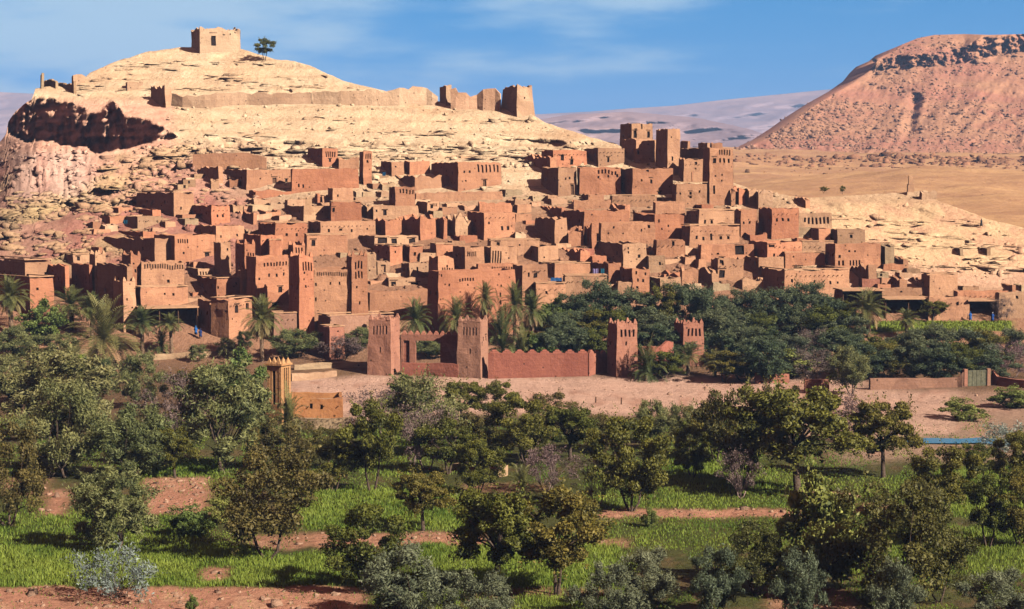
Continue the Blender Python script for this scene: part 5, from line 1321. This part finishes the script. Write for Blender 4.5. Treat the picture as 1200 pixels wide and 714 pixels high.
PR['S'] = [tree_proto('olive', 71, 3, 6, .12, 4200, .08, 40, 'silver', 'palebark', thick=.06, stems=5, gap=.34, shape='bush', open_=.2)]
PR['P'] = [palm_proto(81, 4.2, 46, 2.6, 16), palm_proto(82, 3.2, 40, 2.7, 12), palm_proto(83, 5.4, 40, 2.3, 8)]
PR['Q'] = [palm_proto(84, 2.6, 58, 3.6, 44)]
PR['T'] = [palm_proto(85, .5, 34, 2.6, 0)]
NM = {'V': ('olive_tree', 'tree'), 'D': ('fruit_tree', 'tree'), 'B': ('fruit_tree', 'tree'), 'O': ('olive_tree', 'tree'), 'G': ('young_olive_tree', 'tree'), 'Y': ('green_tree', 'tree'), 'R': ('bare_tree', 'tree'), 'S': ('silver_shrub', 'shrub'), 'P': ('palm_tree', 'palm'), 'Q': ('palm_tree', 'palm'), 'T': ('palm_shrub', 'palm')}
TR = random.Random(5); TREES = []
def tree(kind, px, yb, yt, w, label, group=None, name=None, dD=0.0, var=None, ground=None):
    p = PR[kind][TR.randrange(len(PR[kind])) if var is None else var]
    b = G(px, yb, dD); s = b.y / F; h = (yb - yt) * s; wd = w * s * (.86 if kind in 'DBOY' else 1)
    root = empty(name or NM[kind][0], b, TR.uniform(0, 6.28)); tag(root, label, NM[kind][1] if not name else name.replace('_', ' ').split()[-1], group)
    sz = h / p['h']; sx = wd / p['w']
    if kind in 'PQ': sx = max(.6 * sz, min(1.3 * sz, sx))
    root.scale = (sx, sx * TR.uniform(.92, 1.08), sz)
    for k in ('trunk', 'crown', 'dead'):
        if p.get(k) is None: continue
        o = bpy.data.objects.new({'trunk': 'trunk', 'crown': 'crown', 'dead': 'dead_fronds'}[k], p[k]); link(o, root)
    TREES.append(root); return root
# --- the near orchards
OG = 'trees of the near orchards'
T = tree
T('D', 585, 698, 570, 132, 'dark fruit tree with a forked bare trunk on the bright strip, left of a pair', OG, var=0)
T('D', 652, 698, 573, 122, 'dark fruit tree with a straight trunk close to its forked neighbour, right of a pair', OG, var=2)
T('D', 740, 599, 487, 100, 'vase-shaped dark fruit tree with many stems on the terrace edge', OG, var=1)
T('B', 313, 656, 518, 140, 'brownish fruit tree with a thick dark trunk above the front wheat', OG, var=1)
T('O', 132, 648, 551, 118, 'grey-green olive behind the silver shrub', OG, var=0)
T('B', 10, 618, 488, 112, 'rusty brown tree at the left edge beside the wheat', OG, var=0)
T('D', 432, 694, 592, 112, 'spreading dark tree at the end of the stony bank', OG, var=1)
T('D', 436, 577, 470, 78, 'dense dark tree standing over the shaded strip left of centre', OG, var=2)
T('D', 392, 576, 515, 56, 'smaller dark tree close under the dense dark one left of centre', OG, var=2)
T('D', 496, 622, 552, 72, 'small round tree with a short trunk on the shaded middle strip', OG, var=0)
T('Y', 962, 696, 562, 128, 'yellow-green bush tree at the upper left of the big brown bush tree', OG, var=0)
T('B', 1048, 714, 555, 168, 'big spreading brown bush tree in the right foreground', OG, var=0)
T('B', 1100, 706, 592, 90, 'rusty bush tree leaning on the right flank of the big brown one', OG, var=1)
T('B', 885, 696, 603, 100, 'brownish tree at the left shoulder of the big brown bush tree', OG, var=0)
T('D', 1102, 608, 523, 96, 'dark round tree before the blue river strip', OG, var=1)
T('D', 1158, 642, 558, 66, 'slim dark tree between the river and the right corner field', OG, var=2)
T('D', 935, 580, 452, 150, 'big dark tree right of centre below the river bed', OG, var=0)
T('B', 868, 570, 448, 96, 'reddish brown tree touching the left side of the big dark tree', OG, var=1)
T('D', 1035, 560, 468, 84, 'dark tree between the big dark tree and the river', OG, var=0)
T('R', 868, 584, 523, 44, 'small leafless tree on the dark green field', OG, var=0)
T('D', 1190, 578, 505, 70, 'dark tree at the right edge beyond the river strip', OG, var=1)
T('D', 1148, 566, 521, 60, 'low dark tree just before the right end of the river strip', OG, var=2)
YG = 'young olives along the front edge'
T('G', 480, 728, 636, 110, 'feathery young olive under the spreading dark tree', YG, var=0)
T('G', 560, 735, 672, 84, 'low young olive left of the two trunks in front', YG, var=1)
T('G', 760, 716, 640, 78, 'tall feathery young olive right of the paired dark trees', YG, var=0)
T('G', 712, 728, 662, 70, 'rounded young olive under the right dark trunk', YG, var=1)
T('G', 838, 722, 636, 62, 'young olive with upright sprays near the brown tree', YG, var=0)
T('G', 940, 735, 640, 60, 'young olive with pale spikes left below the big brown bush tree', YG, var=0)
T('G', 1045, 738, 652, 60, 'young olive with pale spikes right below the big brown bush tree', YG, var=0)
T('G', 1172, 735, 664, 84, 'young olive in the lower right corner', YG, var=0)
T('S', 137, 700, 640, 104, 'silvery leafed shrub on the stony bank at lower left', None)
T('Y', 224, 628, 590, 64, 'low green bush right of the grey-green olive', 'bushes of the orchards', 'green_bush', var=1)
T('Y', 268, 612, 578, 60, 'dull green bush between the bank and the thick-trunked tree', 'bushes of the orchards', 'green_bush', var=1)
T('Y', 224, 718, 696, 18, 'tiny round bush on the bare bank at the bottom edge', 'bushes of the orchards', 'green_bush', var=1)
T('T', 614, 584, 545, 44, 'spiky palm shoot on the middle strip behind the paired trees', None)
T('D', 350, 590, 540, 56, 'dark bushy tree at the head of the front wheat', OG, var=1)
T('D', 812, 560, 500, 60, 'dark bushy tree left of the bright plot', OG, var=1)
T('B', 1075, 640, 560, 84, 'brown green tree right of the big brown bush tree', OG, var=1)
T('B', 58, 560, 520, 60, 'low brownish bush tree on the left soil bank', OG, var=0)
T('D', 1195, 640, 560, 80, 'dark tree at the right edge over the corner field', OG, var=1)
# --- left mass
LG = 'trees of the left gardens'
T('O', 75, 512, 410, 150, 'large olive filling the left edge above the brown tree', LG, var=0)
T('O', 75, 560, 445, 120, 'dark olive in front of the large left olive', LG, var=2)
T('O', 152, 562, 478, 104, 'bluish olive between two dark hollows on the left', LG, var=1)
T('O', 262, 552, 428, 138, 'broad olive with a deep shaded side left of the yellow tower', LG, var=0)
T('Y', 282, 478, 412, 76, 'bright green tree behind the broad olive', LG, var=0)
T('R', 212, 520, 432, 74, 'purplish twiggy tree left of the broad olive', LG, var=0)
T('B', 232, 480, 430, 60, 'olive brown tree over the purplish twiggy one', LG, var=1)
T('B', 330, 552, 486, 90, 'brownish tree under the low orange house', LG, var=0)
T('O', 20, 476, 418, 84, 'pale olive at the left edge below the palms', LG, var=1)
T('O', 165, 478, 414, 66, 'slim dark olive in front of the big dark-skirted palm', LG, var=2)
T('O', 110, 470, 420, 70, 'round olive below the big dark-skirted palm', LG, var=0)
T('D', 205, 560, 500, 60, 'dark small tree between bluish and broad olive', LG, var=0)
T('D', 40, 470, 440, 60, 'dark low tree behind the large left olive', LG, var=0)
T('B', 380, 548, 500, 60, 'low brown tree right of the low orange house', LG, var=1)
# --- centre mass
CG = 'trees between the river bed and the middle fields'
T('O', 498, 530, 440, 118, 'large round dark green tree below the gatehouse', CG, var=2)
T('R', 446, 510, 452, 84, 'leafless pale branched tree left below the gatehouse', CG, var=1)
T('R', 500, 552, 470, 76, 'leafless tree with white limbs in front of the large round tree', CG, var=1)
T('Y', 478, 500, 443, 60, 'fresh green crown at the left of the large round tree', CG, var=0)
T('D', 540, 500, 446, 60, 'thin-crowned tree below the right gatehouse tower', CG, var=0)
T('D', 582, 500, 448, 56, 'dark open tree on the edge of the river bed', CG, var=2)
T('B', 560, 540, 478, 76, 'brown green tree right of the leafless white-limbed one', CG, var=0)
T('D', 617, 545, 466, 92, 'wide dark tree over the middle strip', CG, var=1)
T('B', 650, 512, 458, 66, 'brown green tree at the river bed below the red wall', CG, var=1)
T('D', 668, 540, 474, 80, 'dark tree left of the vase-shaped one', CG, var=0)
T('B', 700, 530, 478, 70, 'brown green tree behind the vase-shaped one', CG, var=2)
T('D', 560, 580, 514, 66, 'dark tree by the short dry stone wall', CG, var=1)
T('R', 642, 576, 518, 62, 'purplish leafless shrub right of the short dry stone wall', CG, var=0)
T('D', 526, 556, 492, 72, 'dark tree left of the short dry stone wall', CG, var=2)
T('O', 768, 520, 470, 54, 'left one of two grey olives on the near river bank', CG, var=1)
T('O', 802, 532, 474, 54, 'right one of two grey olives on the near river bank', CG, var=0)
T('D', 838, 540, 470, 60, 'dark tree at the reddish brown one, near the bright plot', CG, var=2)
T('R', 985, 520, 458, 70, 'purple twiggy tree above the big dark tree', CG, var=0)
T('R', 700, 592, 530, 54, 'purplish twig shrub left of the vase-shaped tree', CG, var=1)
T('B', 905, 520, 446, 70, 'open brown tree at the edge of the river bed', CG, var=0)
T('Y', 1130, 492, 466, 58, 'low dull bush on the far river bank', 'bushes of the river bank', 'river_bush', var=1)
T('Y', 1185, 478, 452, 66, 'low dull bush below the wall at the right edge', 'bushes of the river bank', 'river_bush', var=1)
T('Y', 760, 618, 594, 26, 'small green bush under the vase-shaped tree', 'bushes of the orchards', 'green_bush', var=1)
T('S', 1178, 530, 496, 60, 'pale grey shrub behind the river strip', 'bushes of the river bank', 'river_bush')
# --- palms
PG = 'date palms below the village'
T('P', 13, 392, 328, 56, 'date palm at the far left edge before the shaded houses', PG, var=0)
T('P', 84, 386, 340, 60, 'date palm left of the big dark-skirted palm', PG, var=1)
T('P', 108, 398, 346, 44, 'slim date palm just behind the big dark-skirted palm', PG, var=0)
T('Q', 125, 438, 360, 88, 'big date palm with a heavy skirt of dry fronds', PG)
T('P', 167, 414, 362, 44, 'date palm with a thin trunk before the dim forecourt', PG, var=0)
T('P', 201, 416, 369, 36, 'smaller date palm right of the thin-trunked one', PG, var=2)
T('P', 307, 424, 352, 50, 'tall date palm in front of the many-sided house', PG, var=0)
T('P', 489, 414, 354, 44, 'date palm behind the gateway left of two', PG, var=1)
T('P', 533, 414, 352, 46, 'date palm behind the gateway right of two', PG, var=1)
T('P', 570, 408, 334, 30, 'thin date palm before the big plain house', PG, var=2)
T('P', 603, 410, 336, 40, 'bluish date palm right of the thin one', PG, var=0)
T('P', 624, 410, 345, 40, 'date palm beside the grove edge right of the bluish one', PG, var=0)
T('T', 590, 424, 364, 54, 'bushy trunkless palm behind the right gatehouse tower', PG)
T('T', 612, 425, 385, 40, 'low palm clump behind the scalloped red wall', PG)
T('P', 1018, 396, 343, 56, 'wide date palm before the deep open shed', PG, var=1)
T('P', 1062, 398, 364, 40, 'short date palm on the green strip by the sheds', PG, var=0)
T('P', 806, 440, 404, 46, 'dark palm at the foot of the right river tower', PG, var=1)
T('P', 838, 442, 412, 40, 'dark palm right of the right river tower', PG, var=1)
T('T', 757, 446, 404, 52, 'palm bush at the foot of the left river tower', PG)
T('T', 340, 506, 464, 46, 'spiky small palm beside the yellow tower', None)
T('T', 878, 392, 362, 40, 'dark palm crown sunk in the olive grove', PG)
T('T', 190, 412, 388, 34, 'bushy palm under the dim forecourt', PG)
# --- bushes at the village foot
BG = 'bushes at the village foot'
T('Y', 50, 402, 354, 54, 'pale green tree between two palms at far left', BG, var=0)
T('O', 22, 424, 384, 70, 'blue-green bush under the far left palm', BG, var=1)
T('O', 70, 420, 392, 50, 'dark bush under the pale green tree', BG, var=0)
T('O', 344, 420, 386, 66, 'wide olive bush below the great left kasbah tower', BG, var=1)
T('R', 400, 424, 392, 46, 'purplish bush left of the left gatehouse tower', BG, var=0)
T('O', 420, 412, 384, 44, 'green bush against the left gatehouse tower', BG, var=1)
T('O', 266, 420, 396, 30, 'small bush on the path below the many-sided house', BG, var=0)
T('O', 232, 424, 404, 26, 'small bush on the rubble below the blue-robed person', BG, var=0)
T('O', 287, 410, 388, 24, 'small bush left of the tall date palm', BG, var=0)
T('O', 505, 420, 398, 50, 'dark bushes seen through the gateway', BG, var=1)
T('Y', 538, 400, 384, 26, 'small green bush beside the right gatehouse tower top', BG, var=1)
T('D', 1093, 376, 352, 36, 'dark green bush before the worn corner house', BG, var=0)
T('R', 1176, 378, 346, 24, 'thin bare tree before the house at the right edge', BG, var=1)
T('D', 310, 69, 46, 26, 'lone wind-blown tree on the hilltop right of the granary', None, var=2, dD=-2)
T('D', 965, 226, 219, 12, 'left one of two dark bushes on the plain behind the pale ridge', 'bushes on the plain', 'desert_bush', var=2, dD=0)
T('D', 987, 227, 218, 7, 'right one of two dark bushes on the plain behind the pale ridge', 'bushes on the plain', 'desert_bush', var=2, dD=0)
# --- the olive grove behind the river wall
ORD = ['first', 'second', 'third', 'fourth', 'fifth', 'sixth', 'seventh', 'eighth', 'ninth', 'tenth', 'eleventh', 'twelfth', 'thirteenth', 'fourteenth', 'fifteenth', 'sixteenth', 'seventeenth', 'eighteenth', 'nineteenth', 'twentieth']
GROVE = 'trees of the grove behind the river wall'
LOOK = {'O': 'grey-green olive', 'D': 'dark green tree', 'Y': 'lighter green tree', 'R': 'purplish twiggy tree', 'G': 'silvery olive'}
ROWS = [('topmost grove row', 388, [(650, 348, 'Y'), (672, 346, 'O'), (700, 334, 'O'), (722, 338, 'O'), (748, 346, 'O'), (776, 340, 'D'), (800, 336, 'O'), (826, 342, 'O'), (850, 344, 'O'), (874, 346, 'O'), (900, 342, 'O'), (922, 338, 'O'), (944, 330, 'O'), (968, 342, 'O'), (984, 356, 'D')], 52),
        ('second grove row', 408, [(634, 378, 'D'), (662, 372, 'O'), (690, 366, 'D'), (716, 366, 'D'), (770, 364, 'O'), (842, 362, 'O'), (866, 366, 'O'), (892, 372, 'D'), (918, 384, 'O'), (944, 372, 'O'), (970, 366, 'D'), (994, 374, 'O')], 56),
        ('third grove row', 428, [(628, 396, 'Y'), (652, 388, 'O'), (678, 382, 'O'), (700, 388, 'D'), (776, 384, 'O'), (848, 386, 'O'), (872, 388, 'O'), (900, 392, 'O'), (926, 392, 'G'), (952, 390, 'R'), (978, 388, 'O'), (1002, 394, 'O'), (1028, 392, 'D'), (1052, 396, 'O'), (1078, 388, 'O'), (1104, 386, 'O'), (1130, 390, 'G'), (1156, 384, 'D'), (1184, 384, 'O')], 56),
        ('grove row beside the river bed', 446, [(776, 412, 'D'), (848, 414, 'D'), (872, 408, 'O'), (900, 404, 'O'), (926, 408, 'Y'), (952, 406, 'R'), (1014, 408, 'O'), (1042, 410, 'D'), (1072, 404, 'O'), (1100, 402, 'O'), (1128, 404, 'D'), (1156, 406, 'O'), (1186, 404, 'R')], 58)]
for rowname, yb, lst, w in ROWS:
    cnt = {}
    for px, yt, kd in lst:
        i = cnt.get(kd, 0); cnt[kd] = i + 1; tot = sum(1 for q in lst if q[2] == kd)
        if tot == 1: lb = 'the only %s in the %s below the village' % (LOOK[kd], rowname)
        else: lb = '%s, %s from the left in the %s' % (LOOK[kd], ORD[i], rowname)
        T('V' if kd == 'O' else kd, px, yb + (0 if px < 740 else TR.uniform(-3, 4)), yt + TR.uniform(-7, 5), w * TR.uniform(.85, 1.2), lb, GROVE, dD=2.0 if px < 715 and yb > 420 else 0)
T('O', 998, 462, 408, 52, 'olive standing forward of the long low red wall', None, var=1)
# ================================================================ rocks, rubble, stones, grass
IV = np.array([(x, y, z) for z in (-1, 1) for x, y in ((-1, -1), (1, -1), (1, 1), (-1, 1))], float) * .8
IF = np.array([(3, 2, 1, 0), (4, 5, 6, 7), (0, 1, 5, 4), (1, 2, 6, 5), (2, 3, 7, 6), (3, 0, 4, 7)])
def rock_field(name, pos, size, stretch, mat, seed, kind='stuff', flat=.7, tone=None, yaw=None):
    r = np.random.default_rng(seed); n = len(pos); nv = len(IV)
    base = IV[None] + .42 * r.normal(size=(n, nv, 3)).clip(-1.5, 1.5); base[:, 4:, :2] *= r.uniform(.45, 1.0, (n, 1, 1)); st = np.stack([size * stretch, size * (1 + .3 * r.normal(size=n)).clip(.6, 1.6), size * flat * (1 + .25 * r.normal(size=n)).clip(.5, 1.5)], 1)
    v = base * st[:, None, :]; a = r.normal(size=n) * (.35 if np.mean(stretch) > 2 else 3.0); a = a if yaw is None else yaw + .3 * r.normal(size=n); ca, sa = np.cos(a)[:, None], np.sin(a)[:, None]
    x = v[..., 0] * ca - v[..., 1] * sa; y = v[..., 0] * sa + v[..., 1] * ca
    v = np.stack([x, y, v[..., 2]], -1) + pos[:, None, :]
    f = IF[None] + (np.arange(n) * nv)[:, None, None]
    attr = None
    if tone is not None: attr = {'tone': np.repeat(tone, nv, 0)}
    o = obj_np(name, v.reshape(-1, 3), f.reshape(-1, 4), mat, attr=attr); tag(o, kind=kind); return o
def hill_points(px, py, up=0.0):
    y = hill_depth(px, py); a = (px - 600) / F; b = -(py - 357) / F; dy = CP + b * SP; dz = -SP + b * CP
    return np.stack([a * y / dy, y, CAM_H + dz * y / dy + up], 1), y
r_ = np.random.default_rng(77)
def sample(n, x0, x1, y0, y1, wfun):
    px = r_.uniform(x0, x1, n * 6); py = r_.uniform(y0, y1, n * 6); w = wfun(px, py); k = r_.uniform(size=n * 6) < w; px, py = px[k][:n], py[k][:n]
    ok = py > interp(px, RIDGE) + 3; return px[ok], py[ok]
def tones(px, py, y, lo=.8, hi=1.15):
    c = terrain_colour(px, py, y); return c * r_.uniform(lo, hi, len(px))[:, None]
in_cliff = lambda px, py: (px < 210) * (py > interp(px, CLIFF_TOP) - 3) * (py < interp(px, CLIFF_BOT) + 4)
# loose rubble over the hill
px, py = sample(3600, -80, 1260, 110, 345, lambda x, y: (.25 + .75 * sstep(330, 200, x) * sstep(165, 185, y) + .5 * sstep(160, 172, y) * sstep(205, 190, y) + .0 * x) * (1 - in_cliff(x, y)) * (fbm(x * .03, y * .05, 201, 3) > -.15))
p, y = hill_points(px, py, .05); rock_field('rubble', p, r_.lognormal(-1.25, .55, len(px)).clip(.1, 1.1), r_.uniform(.9, 1.6, len(px)), M['ground'], 1, tone=tones(px, py, y))
# big blocks on the broken lower left flank
px, py = sample(1500, -60, 330, 172, 300, lambda x, y: (fbm(x * .035, y * .06, 203, 3) > -.05) * (np.exp(-((y - (262 - x * .42)) / 15) ** 2) + .10 * sstep(340, 240, x + (y - 180) * .8)) * (1 - in_cliff(x, y)) * (1 - sstep(130, 100, x) * sstep(236, 222, y)))
p, y = hill_points(px, py, .1); t = tones(px, py, y); t = t * (1 - .5) + np.array((.47, .33, .175)) * .5
rock_field('boulders', p, r_.lognormal(-.75, .45, len(px)).clip(.18, 1.2), r_.uniform(1.0, 3.4, len(px)), M['ground'], 2, tone=t, flat=.55, yaw=.85)
# rock ledges lying along the strata
def ledges(n, x0, x1, y0, y1, seed, smin, smax, wf=None):
    py0 = r_.uniform(y0, y1, 9); j = r_.integers(0, 9, n); px = r_.uniform(x0, x1, n); py = np.clip(py0[j] + r_.normal(size=n) * 2.0 + 4 * fbm(px * .01, py0[j], 9, 2), y0 - 4, y1 + 4)
    k = fbm(px * .02, py * .2, seed + 300, 3) > -.05; px, py = px[k], py[k]; k = (py > interp(px, RIDGE) + 5) & (in_cliff(px, py) < .5); px, py = px[k], py[k]
    p, y = hill_points(px, py, .0); s = r_.uniform(smin, smax, len(px)); rock_field('rock_ledges', p, s, r_.uniform(2.5, 8, len(px)), M['ground'], seed, tone=tones(px, py, y, .85, 1.1), flat=.42, kind='structure')
ledges(420, 200, 700, 158, 186, 11, .3, .8)
ledges(300, 205, 640, 78, 158, 12, .18, .50)
ledges(300, 930, 1230, 238, 330, 13, .2, .6)
ledges(260, 250, 700, 186, 300, 14, .2, .55)
ledges(230, 40, 420, 58, 112, 15, .2, .6)
# boulders of the mesa and the scarp on the plain
me = MESA.data; n = len(me.vertices); co = np.empty(n * 3, np.float32); me.vertices.foreach_get('co', co); co = co.reshape(-1, 3)
k = r_.integers(0, n, 12000); q = co[k]; k2 = (q[:, 1] < 1640) & (fbm(q[:, 0] * .02 + q[:, 2] * .015, q[:, 2] * .03, 211, 4) > -.12); q = q[k2]
tn = np.array((.30, .165, .105))[None] * r_.uniform(.7, 1.35, len(q))[:, None]
rock_field('mesa_boulders', q, r_.lognormal(-.55, .5, len(q)).clip(.3, 2.2), r_.uniform(.9, 1.7, len(q)), M['ground'], 3, tone=tn)
x = r_.uniform(40, 700, 2600); yv = 1062 + r_.normal(size=2600) * 14 + 10 * fbm(x * .01, x * 0, 5, 3); k = x > 150 + r_.uniform(-80, 80, 2600); x, yv = x[k], yv[k]
z = plain_z(x, yv); tn = np.array((.30, .15, .085))[None] * r_.uniform(.6, 1.2, len(x))[:, None]
rock_field('scarp_stones', np.stack([x, yv, z], 1), r_.lognormal(-.1, .5, len(x)).clip(.3, 2.5), r_.uniform(1, 2.4, len(x)), M['ground'], 4, tone=tn)
x = r_.uniform(-200, 800, 5000); yv = r_.uniform(500, 1250, 5000); k = fbm(x * .012, yv * .01, 221, 3) > .08; x, yv = x[k], yv[k]; z = plain_z(x, yv); tn = np.array((.32, .175, .09))[None] * r_.uniform(.6, 1.25, len(x))[:, None]
rock_field('desert_stones', np.stack([x, yv, z], 1), r_.lognormal(-.7, .5, len(x)).clip(.2, 1.6), r_.uniform(1, 1.8, len(x)), M['ground'], 5, tone=tn)
# stones on the orchard banks and in the river bed
def to_px(x, y, z=0.0):
    dx, dy, dz = x, y, z - CAM_H; fw = dy * CP - dz * SP; up = dy * SP + dz * CP
    return 600 + F * dx / fw, 357 - F * up / fw
x = r_.uniform(-85, 85, 60000); yv = r_.uniform(140, 330, 60000); px, py = to_px(x, yv); bk, fl, sd = ground_masks(px, py)
k = (r_.uniform(size=len(x)) < bk * .26) | (r_.uniform(size=len(x)) < sd * .02 * (1 - bk)); px, py = px[k], py[k]; p, y = hill_points(px, py, .02)
tn = np.array((.36, .225, .155))[None] * r_.uniform(.65, 1.35, len(px))[:, None]
rock_field('bank_stones', p, r_.lognormal(-2.0, .5, len(px)).clip(.05, .5), r_.uniform(.9, 1.5, len(px)), M['ground'], 6, tone=tn)
# grass and young wheat
def grass():
    r = np.random.default_rng(9); n = 620000
    yv = 138 + (262 - 138) * r.uniform(size=n) ** 1.25; x = r.uniform(-1, 1, n) * yv * .31
    px, py = to_px(x, yv); bk, fl, sd = ground_masks(px, py); wild = sstep(482, 500, py) * (fbm(px * .03, py * .06, 231, 3) > -.05)
    dens = np.maximum(fl, wild * .42) * (1 - .93 * np.clip(bk * 1.2, 0, 1)) * (1 - sd) + .035 * bk * sstep(-.2, .4, fbm(px * .05, py * .12, 237, 3)); k = r.uniform(size=n) < dens
    px, py, fl = px[k], py[k], fl[k]; p, _ = hill_points(px, py, -.02); m = len(p)
    h = (.16 + .27 * fl) * r.uniform(.6, 1.35, m) * (1 + .5 * fbm(px * .05, py * .1, 233, 3)); w = r.uniform(.018, .042, m) * (1 + .4 * (p[:, 1] - 140) / 60)
    a = r.uniform(0, 6.28, m); d = np.stack([np.cos(a), np.sin(a), 0 * a], 1); ln = np.stack([r.normal(size=m), r.normal(size=m), 0 * a], 1) * (h * .28)[:, None]
    b0, b1 = p - d * w[:, None], p + d * w[:, None]; t0 = p + ln + np.array((0, 0, 1)) * h[:, None]
    mid = p + ln * .35 + np.array((0, 0, 1)) * (h * .6)[:, None]
    v = np.stack([b0, b1, mid + d * (w * .8)[:, None], t0, mid - d * (w * .8)[:, None]], 1).reshape(-1, 3)
    f = np.arange(m * 5).reshape(m, 5); t = np.clip(.45 + .5 * fbm(px * .02, py * .06, 235, 3) + .2 * r.normal(size=m) + .25 * (fl - .5), 0, 1)
    o = obj_np('grass', v, f, M['grass'], attr={'tint': np.repeat(t, 5)}); tag(o, kind='stuff')
grass()
def strip_grass(name, x0, x1, y0, y1, n, h0):
    r = np.random.default_rng(int(x0)); px = r.uniform(x0, x1, n); py = r.uniform(y0, y1, n); p, _ = hill_points(px, py, -.02); h = h0 * r.uniform(.6, 1.3, n); a = r.uniform(0, 6.28, n); d = np.stack([np.cos(a), np.sin(a), 0 * a], 1) * .12
    v = np.stack([p - d, p + d, p + d * .4 + np.stack([0 * h, 0 * h, h], 1), p - d * .4 + np.stack([0 * h, 0 * h, h], 1)], 1).reshape(-1, 3)
    o = obj_np(name, v, np.arange(n * 4).reshape(n, 4), M['grass'], attr={'tint': np.repeat(r.uniform(.5, 1, n), 4)}); tag(o, kind='stuff')
strip_grass('grass', 1010, 1185, 378, 388, 5000, .4)
strip_grass('grass', 55, 100, 413, 423, 1200, .35)
